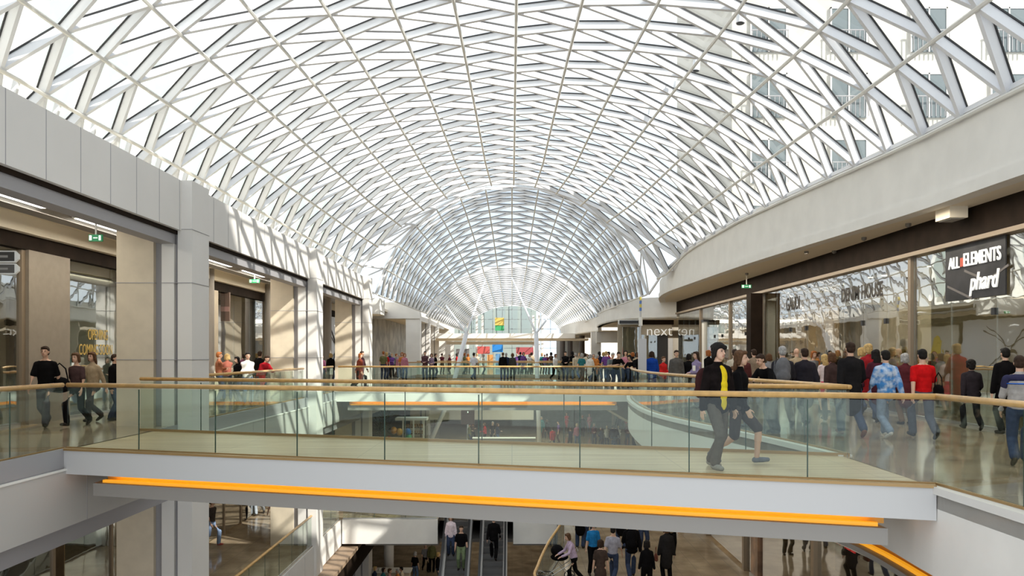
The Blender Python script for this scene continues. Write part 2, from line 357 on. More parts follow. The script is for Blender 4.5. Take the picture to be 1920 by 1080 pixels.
def vault(fn, y0, y1, st, wd, dp, rr):
    n = int(round((y1-y0)/st)); fr = MB(); gk = MB(); gl = MB()
    def node(i, j):
        Y = min(max(y0+st*(j+.5*(i % 2)), y0), y1); return fn(i, Y)
    def nrm(i, j):
        a = node(max(i-1,0), j); c = node(min(i+1,NL-1), j); t = c-a; return Vector((-t.z, 0, t.x)).normalized()
    for i in range(NL):
        jj = list(range(-1 if i % 2 else 0, n+1))
        pts = []
        for j in jj:
            p = node(i, j)
            if not pts or (p-pts[-1]).length > .05: pts.append(p-nrm(i, j)*(dp+rr*.6))
        MB().tube(pts, rr, 6).build('longitudinal_rib', RIBM, roof)
    for i in range(NL-1):
        for j in range(-1, n+1):
            for k in ((0, -1) if i % 2 == 0 else (0, 1)):
                a = node(i, j); c = node(i+1, j+k)
                if (a-c).length < .3 or abs(a.y-c.y) < st*.2: continue
                u = nrm(i, j)+nrm(i+1, j+k)
                fr.beam(a, c, wd, dp, u, -dp/2); gk.beam(a, c, wd*1.5, .03, u, .015)
    n2 = n*2
    for i in range(NL):
        for j in range(n2+1):
            Y = y0+(y1-y0)*j/n2; p = fn(i, Y); t = fn(min(i+1,NL-1), Y)-fn(max(i-1,0), Y); gl.v.append(tuple(p+Vector((-t.z,0,t.x)).normalized()*.045))
    for i in range(NL-1):
        for j in range(n2): gl.f.append((i*(n2+1)+j, i*(n2+1)+j+1, (i+1)*(n2+1)+j+1, (i+1)*(n2+1)+j))
    # end arches
    for Y in (y0, y1):
        for i in range(NL-1):
            a = fn(i, Y); c = fn(i+1, Y); u = nrm(i, 0); fr.beam(a, c, wd*1.2, dp, u, -dp/2)
    fr.build('diagrid_frame', ROOFW, roof); gk.build('gasket', BLACK, roof); gl.build('glass_skin', ROOFG, roof)
vault(v1, 3, 42, 1.5, .10, .19, .046)
vault(v2, 43, 62, 1.58, .07, .10, .042)
vault(v3, 62.4, 100, 1.88, .07, .09, .038)
# step between first and second vault: glazed spandrel with its bars
fr = MB(); gl = MB()
for i in range(NL):
    a = v1(i, 42); c = v2(i, 43)
    if i < 6 or i > 8:
        fr.beam(a, c, .07, .1)
    m = (a+c)/2
    if i < NL-1:
        d = v2(i+1, 43); e = v1(i+1, 42)
        if i < 6 or i > 7: fr.beam(a, d, .05, .07); 
        gl.add([a, e, d, c], [(0,1,2,3)])
for (i, k) in ((1, 3), (2, 4), (12, 10), (11, 9)): fr.beam(v1(i, 42), v2(k, 43), .06, .09)
fr.build('spandrel_bar', ROOFW, roof); gl.build('spandrel_glass', ROOFG, roof)
# eaves rails and stub struts at the left foot
st_ = MB()
for k in range(27):
    Y = 3+1.5*k; p = v1(1, Y); st_.beam(p, (p.x-.5, Y, 5.3), .08, .12)
st_.beam((-10.6, 3, 5.5), (-10.6, 42, 5.5), .12, .12); st_.build('eaves_strut', ROOFW, roof)
# right eaves sill
sb = MB()
for k in range(38):
    a = v1(NL-1, 3+k); c = v1(NL-1, 4+k) if k < 36 else v1(NL-1, 42)
    sb.beam(a+Vector((-.05,0,.02)), c+Vector((-.05,0,.02)), .14, .1)
sb.build('eaves_sill', ROOFW, roof)
# ================================================================ FOOTBRIDGES
AL, AR, BR, BL = (-7.55, 13.5), (5.12, 9.7), (5.2, 12.6), (-7.55, 16.8)
def footbridge(name, label, nl, nr, fr_, fl, deckm, trim):
    r = empty(name, label, 'footbridge')
    MB().prism([nl, nr, fr_, fl], -.36, 0).build('deck', deckm, r)
    def inset(d0, d1, e=0):
        a = Vector(nl); b_ = Vector(nr); t = (b_-a).normalized(); n = Vector((-t.y, t.x))
        a2 = Vector(fl); c2 = Vector(fr_); t2 = (c2-a2).normalized(); n2 = Vector((-t2.y, t2.x))
        return [tuple(a+n*d0+t*e), tuple(b_+n*d0-t*e), tuple(c2-n2*d1-t2*e), tuple(a2-n2*d1+t2*e)]
    o = inset(-.12, -.1)
    MB().prism([o[0], o[1], nr, nl], -.39, .0).build('fascia', mat('pale_bridge_fascia', (.55, .54, .53), .6) if deckm is PLANK else WHITE, r)
    MB().prism([o[3], o[2], fr_, fl], -.39, .0).build('fascia', WHITE, r)
    o2 = inset(-.14, -.1); MB().prism([o2[0], o2[1], nr, nl], -.0, .035).build('edge_trim', trim, r)
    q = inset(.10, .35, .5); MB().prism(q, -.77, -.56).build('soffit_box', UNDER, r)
    q2 = inset(.42, .6, .5); MB().prism(q2, -.56, -.36).build('cove_panel', OBACK, r)
    q3 = inset(.20, .2, .6); q4 = inset(.27, .2, .6)
    MB().prism([q3[0], q3[1], q4[1], q4[0]], -.56, -.515).build('light_strip', ORANGE, r)
    mid = (Vector(nl)+Vector(nr))/2; t = (Vector(nr)-Vector(nl)); ln = t.length; t.normalize(); n = Vector((-t.y, t.x))
    la = bpy.data.lights.new('cove_lamp', 'AREA'); la.shape = 'RECTANGLE'; la.size = ln-1.4; la.size_y = .05; la.energy = 1.3*ln; la.color = (1, .45, .02)
    lo = bpy.data.objects.new('cove_lamp', la); COL.objects.link(lo); p = mid+n*.26; lo.location = (p.x, p.y, -.50)
    lo.rotation_euler = (math.radians(-70), 0, math.atan2(t.y, t.x)); lo.rotation_euler = (Matrix((tuple(t)+(0,), tuple(-n*.35)+(.94,), tuple(-n*.94)+(-.35,))).transposed()).to_euler()
    return r
footbridge('footbridge', 'near footbridge with oak deck, white fascia and amber light strip underneath', AL, AR, BR, BL, PLANK, BRONZE)
footbridge('footbridge', 'farther wide bridge platform with white fascia crossing the middle of the hall', (-7.5, 34), (5.0, 34), (5.0, 52.5), (-7.5, 52.5), MARBLE, WHITE)

# ================================================================ BALUSTRADES
def balustrade(label, pl, z=0, step=1.35, h=1.06, cat='balustrade', r=.042, endcap=True, group=None, joints=None, gz=.03):
    o = empty('glass_balustrade', label, cat, group)
    P = [Vector((p[0], p[1])) for p in pl]; L = [0]
    for a, c in zip(P, P[1:]): L.append(L[-1]+(c-a).length)
    def at(d):
        for k in range(len(P)-1):
            if d <= L[k+1]+1e-6: return P[k].lerp(P[k+1], (d-L[k])/max(1e-6, L[k+1]-L[k]))
        return P[-1]
    n = max(1, round(L[-1]/step)); ds = joints or [L[-1]*k/n for k in range(n+1)]
    for a, c in zip(ds, ds[1:]):
        g = .008; pa = at(a+g); pc = at(c-g)
        # follow polyline vertices inside the panel
        mid = [P[k] for k in range(len(P)) if a+g+.02 < L[k] < c-g-.02]
        MB().ribbon([tuple(pa)]+[tuple(m_) for m_ in mid]+[tuple(pc)], z+gz, z+h-.02, .014).build('glass_panel', RAILG, o)
    for d in ds[1:-1]:
        p = at(d); q = at(min(d+.01, L[-1])); t = (q-p).normalized() if (q-p).length > 1e-6 else Vector((1,0)); nn = Vector((t.y, -t.x))
        MB().beam((p.x+nn.x*.007, p.y+nn.y*.007, z+gz), (p.x+nn.x*.007, p.y+nn.y*.007, z+h-.03), .012, .015, (t.x, t.y, 0)).build('panel_edge', EDGE, o)
    pts = [(p[0], p[1], z+h+.03) for p in pl]; MB().tube(pts, r, 12, rz=r*.9).build('handrail', WOODR, o, smooth=True)
    MB().ribbon(list(pl), z, z+gz+.02, .03).build('base_channel', STEEL if z else BRONZE, o)
    return o
def nearline(t): return (lerp(AL[0], AR[0], t), lerp(AL[1], AR[1], t))
balustrade('nearest glass balustrade with oak handrail along the front of the footbridge', [(-7.5, 13.5), (5.15, 9.72)], step=1.42)
balustrade('far side glass balustrade of the near footbridge', [(-7.82, 16.85), (5.28, 12.62)], step=1.45)
balustrade('glass balustrade of the left gallery left of the footbridge', [(-7.6, 5), (-7.56, 13.45)], step=1.5)
balustrade('glass balustrade of the left gallery beyond the nearest pillar', [(-7.62, 19.0), (-7.62, 29.2)], step=1.5)
balustrade('glass balustrade of the left gallery beyond the second pillar', [(-7.62, 30.4), (-7.62, 34.0)], step=1.5)
balustrade('glass balustrade at the right edge of the picture beside the footbridge', [(5.16, 9.74), (5.24, 8), (5.24, 5)], step=1.5)
balustrade('curved glass balustrade of the right upper gallery', [(p[0]+.12, p[1]) for p in RE if 12.55 < p[1] < 34][::-1], step=1.5)
balustrade('glass balustrade along the near side of the middle bridge platform', [(-7.4, 34.05), (5.0, 34.05)], step=1.55)
balustrade('glass balustrade along the far side of the middle bridge platform', [(-7.4, 52.3), (5.0, 52.3)], step=2)
balustrade('farthest glass balustrade across the end of the hall', [(-7.4, 62.2), (5.0, 62.2)], step=2)
balustrade('lower glass balustrade of the left middle gallery', [(-7.35, 18), (-7.35, 33.9)], z=L1Z, step=1.5)
balustrade('glass balustrade at the middle level left of the escalators', [(-7.2, 34.1), (-3.2, 34.1)], z=L1Z, step=1.4)
balustrade('glass balustrade at the middle level right of the escalators', [(.1, 34.1), (1.9, 34.1)], z=L1Z, step=1.4)
balustrade('curved lower balustrade with pale oak handrail beside the pushchair', [(p[0]+.1, p[1]) for p in RE1], z=L1Z, step=1.5)

# ================================================================ ESCALATORS
STEPM = mat('escalator_step_grey', (.16, .155, .15), .5, .3); RUB = mat('black_rubber', (.015, .015, .017), .4)
TAN30 = math.tan(math.radians(30))
def esc(cx, label):
    r = empty('escalator', label, 'escalator', None, (cx, 0, 0))
    y1 = 35.2; z1 = L1Z; y0 = y1-5.4/TAN30; sl_ = lambda y: z1-(y1-y)*TAN30
    k = 0; dy = .35
    while y1-.4-k*dy > y0:
        y = y1-.4-k*dy; z = sl_(y)-.02
        MB().box(-.42, .42, y, y+dy, z-.22, z).box(-.42, .42, y-.004, y, z-.05, z-.01).build('step', STEPM, r); k += 1
    for s in (-1, 1):
        b = MB(); vs = []
        for (ya, yb, z0, z1_) in ((y0-1, y1+1, 0, 0),):
            pts = [(y0-1.2, L2Z), (y0, L2Z), (y1, L1Z), (y1+1.3, L1Z)]
        for lo, hi, th, x, m_, nm in ((-.45, .12, .16, .50, PANEL, 'skirt'), (.12, .88, .03, .50, mat('dark_balustrade_panel', (.06,.06,.065), .15), 'side_panel'), (.88, .95, .09, .50, RUB, 'handrail')):
            q = MB()
            for a, c in zip(pts, pts[1:]):
                X0 = s*(x)-th/2; X1 = s*(x)+th/2
                q.add([(X0,a[0],a[1]+lo),(X1,a[0],a[1]+lo),(X1,c[0],c[1]+lo),(X0,c[0],c[1]+lo),(X0,a[0],a[1]+hi),(X1,a[0],a[1]+hi),(X1,c[0],c[1]+hi),(X0,c[0],c[1]+hi)],
                      [(0,3,2,1),(4,5,6,7),(0,1,5,4),(1,2,6,5),(2,3,7,6),(3,0,4,7)])
            q.build(nm, m_, r)
    q = MB(); q.add([(-.55,y0,L2Z-.0),(.55,y0,L2Z-.0),(.55,y1,L1Z-.9),(-.55,y1,L1Z-.9),(-.55,y0,L2Z-.28),(.55,y0,L2Z-.28),(.55,y1,L1Z-1.2),(-.55,y1,L1Z-1.2)],
        [(0,1,2,3),(7,6,5,4),(0,4,5,1),(1,5,6,2),(2,6,7,3),(3,7,4,0)]); q.build('truss_cladding', PANEL, r)
    return r
esc(-2.3, 'left escalator of the pair, carrying several people')
esc(-.78, 'right escalator of the pair, with one dark figure near the top')

# ================================================================ TREE COLUMNS
for (xb, xm, zm, arms, lb) in ((-5.6, -3.5, 3.24, ((-6.0, 70, 6.2), (-2.3, 70, 8.2)), 'left raking white steel column branching up to the roof'),
                                (2.1, 1.85, 3.24, ((-.0, 70, 8.3), (4.8, 70, 7.0)), 'right white steel column branching up to the roof')):
    r = empty('tree_column', lb, 'column')
    MB().tube([(xb-.8, 61.4, L1Z), (xb+.8, 61.4, -1.8), (xm, 61.4, zm)] if xb < 0 else [(2.1, 61.4, L1Z), (xm, 61.4, zm)], .17, 10).build('trunk', ROOFW, r, smooth=True)
    for a in arms: MB().tube([(xm, 61.4, zm), a], .08, 8).build('branch', ROOFW, r, smooth=True)

# ================================================================ RIGHT SHOPFRONTS
GX = 10.3
struct(MB().box(GX-.12, GX+.12, 2, 49.6, 4.2, 4.87).build('trim_11', DARKB), 'dark brown header band above the right shopfronts')
struct(MB().box(GX-.18, GX+.18, 2, 49.6, 4.10, 4.2).build('trim_12', BROWNM), 'thin bronze rail below the dark header band')
struct(MB().box(GX+.2, 20, 2, 49.6, 4.12, 4.2).build('ceiling_shops_right', mat('shop_ceiling', (.50, .40, .26), .8)), 'warm ceiling inside the right shops')
MULL = [6, 13.5, 20.5, 26.3, 32.7, 37.6, 43.5, 49.5]
WARM = mat('warm_shop_wall', (.62, .48, .30), .8, noise=.06, nscale=2); WHW = mat('white_shop_wall', (.80, .78, .72), .7)
SN = ['nearest shopfront on the right behind the man in the grey sweater', 'tall glass shopfront with the black banner and white lettering', 'shopfront with raised DENIM HOUSE lettering', 'shopfront lettered GAUDI beside the dark pillar',
      'shopfront between the slim mullion and the dark brown pillar', 'bright shopfront with a white column inside', 'farthest shopfront of the straight row on the right']
shops = []
for k, lb in enumerate(SN):
    y0, y1 = MULL[k], MULL[k+1]
    r = empty('shopfront', lb, 'shopfront', 'glass shopfronts of the right gallery'); shops.append(r)
    n = 4; 
    for j in range(n):
        a = lerp(y0, y1, j/n); c = lerp(y0, y1, (j+1)/n)
        MB().box(GX-.01, GX+.01, a+.01, c-.01, .06, 4.1).build('glass_pane', SHOPG if k >= 2 else SHOPG2, r)
    if k != 3: MB().box(GX-.09, GX+.09, y0, y0+.14, 0, 4.1).build('mullion', BROWNM, r)
    MB().box(GX-.06, GX+.06, y0, y1, 0, .06).build('sill', STEEL, r)
    if k > 0:
        MB().box(GX-.05, GX+.05, lerp(y0,y1,.25), lerp(y0,y1,.25)+.12, 2.45, 2.6).box(GX-.05, GX+.05, lerp(y0,y1,.5), lerp(y0,y1,.5)+.12, 2.45, 2.6).build('patch_fitting', BLACK, r)
    # interior: back wall, partition
    MB().box(16.2, 16.4, y0, y1, 0, 4.1).build('back_wall', [WARM, mat('sage_shop_wall', (.33,.37,.32), .7), WARM, WARM, WHW, WHW, WHW][k], r)
    MB().box(GX+.5, 16.2, y0, y0+.12, 0, 4.1).build('side_wall', WHW if k % 2 else WARM, r)
    la = bpy.data.lights.new('shop_lamp', 'AREA'); la.shape = 'RECTANGLE'; la.size = 3.5; la.size_y = y1-y0-1.5; la.energy = 150 if k != 1 else 60; la.color = (1, .83, .58) if k in (0,2,3) else (1, .93, .82)
    lo = bpy.data.objects.new('shop_lamp', la); COL.objects.link(lo); lo.location = (13.2, (y0+y1)/2, 4.08)
def place(name, label, cat, b, m, group=None):
    o = b.build(name, m); return tag(o, label, cat, group)
# dark pillar in front
p = empty('pillar', 'dark brown square pillar between two shopfronts on the right', 'pillar')
MB().box(GX-.6, GX-.12, 32.5, 33.1, 0, 4.10).build('shaft', DARKB, p); MB().box(GX-.62, GX-.11, 32.48, 33.12, 0, .12).build('plinth', STEEL, p)
# columns inside the shops
for (px, Y, w_, m_, lb, zt) in ((1329, 42.5, .5, WHW, 'white square column inside the far right shop', 3.35), (1391, 38, .45, DARKB, 'dark brown column inside the shop left of the dark pillar', 3.45),
                            (1490, 31, .5, WARM, 'tan column inside the shop below the GAUDI lettering', 3.25), (1626, 25.6, .75, UNDER, 'wide grey column inside the shop below the DENIM HOUSE lettering', 3.1)):
    x = xw(px, Y); p = empty('shop_column', lb, 'column')
    MB().box(x-w_/2, x+w_/2, Y, Y+w_, 0, zt).build('shaft', m_, p); MB().box(x-w_/2-.04, x+w_/2+.04, Y-.04, Y+w_+.04, zt, zt+.1).build('capital', BLACK, p)
# lettering
LETT = mat('dark_raised_letters', (.03, .022, .016), .5); LETW = mat('white_letters_glow', (.85, .85, .82), .5, emis=(1,1,.95), estr=.35)  # white letters given a faint glow of their own to read brighter
s = empty('shop_sign', 'raised dark lettering reading DENIM HOUSE on the shop glass', 'sign'); text('lettering', 'DENIM HOUSE', LETT, s, (GX-.016, 23.6, 3.42), .58, 180, xs=.74, bold=.010, depth=.003)
s = empty('shop_sign', 'raised dark lettering reading GAUDI on the shop glass', 'sign'); text('lettering', 'GAUDI', LETT, s, (GX-.016, 29.3, 3.45), .66, 180, xs=.70, bold=.008, depth=.003)
bn = place('banner', 'black banner hanging inside the glass with white lettering', 'banner', MB().box(GX-.06, GX-.03, 16.6, 18.9, 2.85, 4.1), mat('banner_black', (.02, .018, .02), .5, noise=.6, nscale=2))
text('lettering', 'ALL', LETW, bn, (GX-.08, 18.5, 3.70), .38, 180, xs=.7, bold=.003); text('lettering', 'ELEMENTS', LETW, bn, (GX-.08, 17.42, 3.72), .42, 180, xs=.72, bold=.003)
text('lettering', 'phard', LETW, bn, (GX-.08, 17.35, 3.2), .55, 180, xs=.8, bold=.006, shear=.25)
MB().box(GX-.08, GX-.05, 18.13, 18.25, 3.6, 3.8).build('red_mark', mat('red_mark', (.6, .1, .05), .5), bn)
for (y, z, s_) in ((17.6, 3.4, 1), (17.0, 3.35, -1), (18.3, 3.1, 1)):
    MB().beam((GX-.06, y-.5*s_, z-.25), (GX-.06, y+.5*s_, z+.1), .02, .05).build('print_stroke', mat('banner_grey', (.18,.16,.15), .6), bn)
# spots on soffit/shop ceilings
for k, (px, py, Y) in enumerate(((1596, 511, 25.0), (1621, 509, 24.4), (1703, 489, 21.9), (1675, 492, 22.4), (1775, 468, 19.6))):
    x = xw(px, Y); z = 4.12
    o = empty('spotlight', 'small lit spotlight on the shop ceiling, %s' % ['leftmost of five','second from the left','fourth from the left','third from the left','rightmost of five'][k], 'spotlight', 'shop ceiling spotlights')
    MB().tube([(x+.6, Y, z-.10), (x+.6, Y, z)], .09, 10).build('housing', STEEL, o); MB().tube([(x+.6, Y, z-.115), (x+.6, Y, z-.10)], .075, 10).build('lens', SPOTL, o)
DK = mat('detector_dark', (.2, .18, .15), .5)
for k, (px, py) in enumerate(((1500, 495), (1564, 470), (1620, 445), (1703, 419), (1512, 471), (1400, 512))):
    Y = 3.27*F/(HY-py); x = xw(px, Y)
    tag(MB().tube([(x, Y, 4.80), (x, Y, 4.87)], .07, 10).ball((x, Y, 4.80), (.05, .05, .03)).build('smoke_detector', DK), 'small dark detector on the right soffit, %s' % ['above the GAUDI lettering', 'left of the DENIM HOUSE sign', 'above the DENIM HOUSE sign', 'nearest the black banner', 'second above GAUDI', 'near the green exit sign'][k], 'detector', 'detectors on the right soffit')
o = empty('ceiling_speaker_box', 'square beige box on the right soffit near the banner', 'box'); Y = 17.9; x = xw(1846, Y)*.93
MB().box(x-.2, x+.2, Y-.3, Y+.3, 4.62, 4.87).build('box_body', SOFFIT, o); MB().box(x-.15, x+.15, Y-.25, Y+.25, 4.60, 4.62).build('grille', UNDER, o)

# ================================================================ FAR RIGHT: corner shop, totem, sign post
r = empty('shopfront', 'corner shopfront with white lettering reading next', 'shopfront')
MB().box(8.35, 10.4, 52.0, 52.3, 2.9, 3.55).build('header', mat('taupe_panel', (.50, .44, .34), .6), r)
MB().box(8.35, 9.45, 52.1, 52.2, 0, 2.9).build('window', SHOPG2, r); MB().box(9.45, 10.2, 52.3, 52.4, 0, 2.9).build('door_opening', BLACK, r)
MB().box(7.2, 8.35, 52.0, 52.1, 0, 3.4).build('window', SHOPG2, r); MB().box(7.1, 10.5, 51.9, 52.3, 3.55, 3.85).build('cornice', DARKB, r)
MB().box(7.2, 10.4, 54.5, 54.6, 0, 3.8).build('back_wall', CREAM, r); MB().box(8.3, 8.4, 51.95, 52.2, 0, 3.5).build('mullion', BROWNM, r)
text('lettering', 'next', LETW, r, (9.55, 51.88, 3.12), .95, -90, xs=1.0, bold=-.012)
o = empty('totem', 'tall pale grey totem panel beside the far right walkway', 'totem', None); x = xw(1205, 31)
MB().box(x-.15, x+.15, 31, 31.2, .1, 2.22).build('panel', mat('totem_grey', (.55, .57, .60), .35), o); MB().box(x-.2, x+.2, 30.95, 31.25, 0, .1).build('base', STEEL, o)
o = empty('direction_sign', 'dark direction sign on a slim pole above the grey totem', 'sign'); x = xw(1201, 32); z = zw(604, 32)
MB().tube([(x, 32, 0), (x, 32, 3.95)], .035, 8).build('pole', STEEL, o); MB().box(x-.85, x-.1, 31.96, 32.03, z-.065, z+.065).build('sign_blade', BLACK, o)
MB().box(x-.9, x-.1, 31.98, 32.02, z-.09, z+.09).build('white_rim', WHW, o); MB().tube([(x, 32, z-.15), (x, 32, z+.2)], .08, 10).build('hub', WHW, o)
for k, c in enumerate(((.1,.2,.5), (.6,.5,.1), (.1,.2,.5), (.6,.5,.1))): MB().tube([(x, 32, 3.35+k*.14), (x, 32, 3.48+k*.14)], .048, 8).build('coloured_band', mat('band%d' % (k % 2), c, .5), o)
# white blocky bulkheads and wall beyond
struct(MB().box(7.0, 10.2, 66.2, 67, 2.6, 3.5).box(6.6, 7.4, 66.5, 67.2, 0, 3.5).build('wall_right_return', WHITE), 'white return wall with square pier on the far right')
struct(MB().box(4.9, 7.5, 88, 88.4, 0, 3.5).build('wall_far_right', mat('grey_wall', (.5,.5,.48), .7)), 'plain grey wall at the far right end')
cl = [(5.3, 84), (6.1, 84), (7.0, 80), (8.0, 76)]
for k, (x, Y) in enumerate(cl):
    tag(MB().tube([(x, Y, 0), (x, Y, 3.5)], .28, 12).build('round_column', mat('col_dark', (.12, .10, .09), .5)), ['dark round column left of the far white window', 'second dark round column at the far right', 'third dark round column at the far right', 'dark round column nearest the white pier'][k], 'column', 'dark columns at the far right')

PANE_ = mat('far_pane', (.30, .36, .36), .3)
# ================================================================ END WALL
bm_ = empty('canopy_beam', 'long white canopy beam across the far end of the hall', 'beam')
MB().box(-7.3, 6.0, 76, 77, 3.15, 3.62).build('face', WHITE, bm_); MB().box(-7.3, 7.3, 76.3, 79, 2.95, 3.15).build('soffit', SOFFIT, bm_); MB().box(-6.5, 2.5, 79, 79.4, 2.6, 2.9).build('lower_band', WHITE, bm_)
gw = tag(bpy.data.objects.new('window_1', None), 'gridded glass gable closing the far end of the roof', None, None, 'structure'); COL.objects.link(gw)
g = MB(); prof = [v3(i, 100) for i in range(NL)]
g.add([(p.x, 100, p.z) for p in prof]+[(prof[-1].x, 100, 0), (prof[0].x, 100, 0)], [tuple(range(NL+2))]); g.build('glass', ROOFG, gw)
fm = MB()
for k in range(-5, 6):
    x = k*1.2; zt = interp([(p.x, p.z) for p in prof], x); fm.box(x-.03, x+.03, 99.9, 100.0, 0, zt)
for z in (1.2, 2.4, 3.6, 4.8, 6.0, 7.2):
    hw = max([abs(p.x) for p in prof if p.z > z]+[.5]); fm.box(-hw, hw, 99.9, 100.0, z-.03, z+.03)
fm.build('glazing_bar', mat('grey_bar', (.30, .33, .35), .5), gw)
pc = MB()
for x in (-5.4, -4.3, -3.6, 2.6, 3.3, 3.7): pc.box(x-.13, x+.13, 97.5, 97.8, 0, 6.4)
pc.build('white_post', WHITE, gw)
o = tag(MB().box(-2.1, -1.0, 99.6, 99.65, 4.6, 5.9).build('banner', mat('banner_green', (.05, .38, .14), .6)), 'green banner with yellow upper half on the end glass', 'banner')
MB().box(-2.12, -.98, 99.55, 99.6, 5.25, 6.2).build('yellow_half', mat('banner_yellow', (.7, .5, .12), .6), o)
far = [(-4.2, -2.7, 1.7, 2.6, (.55, .10, .09), 'red shop sign left of the blue one at the far end'), (-2.4, -1.1, 1.9, 2.9, (.02, .22, .62), 'blue shop sign at the far end of the hall'), (.5, 2.6, 1.6, 2.5, (.40, .08, .09), 'dark red shop sign at the far end'),
       (-3.0, -2.3, .3, 1.6, (.62, .28, .08), 'orange poster panel at the far end'), (-2.0, -1.4, .2, 1.7, (.12, .28, .50), 'narrow blue door panel at the far end'), (-6.8, -5.2, .1, 2.3, (.16, .15, .15), 'dark doorway at the far left end')]
for (x0, x1, z0, z1, c, lb) in far:
    o_ = tag(MB().box(x0, x1, 97.2, 97.3, z0, z1).build('shop_sign' if 'sign' in lb else 'wall_panel', mat('far_'+lb[:12], c, .6)), lb, 'sign' if 'sign' in lb else 'panel')
    if z0 > 0: MB().box(x0+.1, x0+.16, 97.2, 97.28, 0, z0).box(x1-.16, x1-.1, 97.2, 97.28, 0, z0).build('post', STEEL, o_)
# stands
bl = empty('office_building', 'pale grey green building standing behind the end glass', 'building')
MB().box(-9, 3.2, 106, 112, 0, 8.6).build('wall', mat('grey_green_facade', (.33,.38,.36), .6), bl)
for k in range(7): MB().box(-8.6+k*1.65, -7.5+k*1.65, 105.9, 106, 4.2, 8.0).build('window', PANE_, bl)
# white windows beyond right
struct(MB().box(-20, -7.2, 99.5, 100, 0, 6).box(6.3, 20, 99.5, 100, 0, 6).build('wall_far', WHITE), 'white end wall on both sides of the gable window')

# ================================================================ LEFT SHOPS
LX = -11.2
struct(MB().box(LX-.15, LX+.12, 2, 62, 4.0, 4.34).build('trim_13', DARKB), 'dark brown header band above the left shopfronts')
struct(MB().box(LX-.2, LX+.3, 2, 62, 4.34, 4.72).build('wall_bulkhead_left', SOFFIT), 'beige bulkhead above the left header band')
struct(MB().box(-20, LX-.2, 2, 62, 4.0, 4.06).build('ceiling_shops_left', mat('shop_ceiling_2', (.34, .29, .2), .8)), 'ceiling inside the left shops')
struct(MB().box(-16.2, -16, 2, 62, 0, 3.9).build('wall_shops_left', mat('shop_back_green', (.34, .34, .28), .7)), 'back wall of the left shops')
def lshop(y0, y1, lb, m, gm, n=3):
    r = empty('shopfront', lb, 'shopfront', 'shopfronts of the left gallery')
    for j in range(n):
        a = lerp(y0, y1, j/n); c = lerp(y0, y1, (j+1)/n); MB().box(LX-.01, LX+.01, a+.01, c-.01, .06, 4.0).build('glass_pane', gm, r)
    MB().box(LX-.07, LX+.07, y1-.14, y1, 0, 3.99).build('mullion', BROWNM, r); MB().box(LX-.05, LX+.05, y0, y1, 0, .06).build('sill', STEEL, r)
    MB().box(-15.9, LX-.3, y1-.12, y1, 0, 3.99).build('side_wall', m, r)
    la = bpy.data.lights.new('shop_lamp', 'AREA'); la.size = 2.5; la.energy = 110; la.color = (1, .88, .7)
    lo = bpy.data.objects.new('shop_lamp', la); COL.objects.link(lo); lo.location = (-13.5, (y0+y1)/2, 3.85)
    return r
lshop(5, 18.3, 'dark glass shopfront at the far left edge', CREAM, SHOPG, 5)
r_ = lshop(20.0, 26.8, 'pale shopfront with yellow COMING SOON lettering', WHW, SHOPG2, 3); MB().box(-12.5, -12.3, 20.2, 26.6, 0, 3.9).build('added_white_panel', WHW, r_)  # white panel added behind the glass to brighten the shop
r_ = lshop(30.2, 36.2, 'dark shopfront with a hanging brown sign', DARKB, SHOPG2); MB().box(-12.4, -12.2, 30.4, 33.2, 0, 3.9).build('dark_interior', DARKB, r_)
lshop(36.4, 46.0, 'reflective shopfront behind the round grey column', CREAM, SHOPG, 4)
def wallbit(y0, y1, m, lb, x0=LX-.4, x1=LX+.15, nm='wall_pier'): struct(MB().box(x0, x1, y0, y1, 0, 4.0).build(nm, m), lb)
wallbit(18.3, 20.0, mat('taupe_stone', (.26, .215, .165), .55, noise=.05), 'taupe stone pier between the left shops')
wallbit(26.9, 29.0, WHW, 'cream wall strip between two left shops'); wallbit(29.0, 30.1, CREAM, 'tan pier right of the cream wall strip')
h = tag(MB().box(LX-.05, LX+.05, 46.2, 56.5, 0, 3.95).build('hoarding', mat('hoarding_white', (.68,.69,.71), .5)), 'white hoarding with black curved line art on the left gallery', 'hoarding')
art = MB()
for s in (1, -1):
    pts = [(LX+.07, 51+s*(.5+1.9*abs(t)**1.5), 2.0+t*1.5) for t in [k/8-1 for k in range(17)]]; art.tube(pts, [.02+.05*(1-abs(k-8)/8) for k in range(17)], 6)
    pts = [(LX+.07, 51+t*2.6, 2.0+s*(.15+1.1*abs(t)**1.6)) for t in [k/8-1 for k in range(17)]]; art.tube(pts, .025, 6)
art.build('line_art', BLACK, h)
h = tag(MB().box(LX-.05, LX+.05, 57, 62, 0, 3.7).build('hoarding', mat('hoarding_pale', (.62,.58,.5), .6)), 'pale hoarding with a yellow figure beside the white portal', 'hoarding')
MB().box(LX+.05, LX+.08, 59.2, 60.4, .3, 2.6).ball((LX+.08, 59.8, 2.6), (.03, .5, .5)).build('yellow_print', mat('yellow_print', (.75, .55, .03), .6), h)
struct(MB().box(LX-.1, LX, 64, 98, 0, 4.7).build('wall_left_end', mat('grey_green_wall', (.32,.31,.28), .5, noise=.4, nscale=.8)), 'shop wall of the far left gallery')
for k, (px, Y, w_) in enumerate(((505, 35.5, .22), (612, 43, .28), (391, 29, .2))):
    x = xw(px, Y); tag(MB().tube([(x, Y, 0), (x, Y, 4.72)], w_, 14).build('round_column', mat('col_grey', (.30, .27, .24), .5)), ['round grey column behind the second pillar', 'round grey column beside the white hoarding', 'slim round column near the cream wall strip'][k], 'column', 'round columns of the left gallery')
s = empty('hanging_sign', 'brown projecting shop sign with a dark side on the left gallery', 'sign'); Y = 31.2; x0 = xw(404, Y); x1 = xw(430, Y)
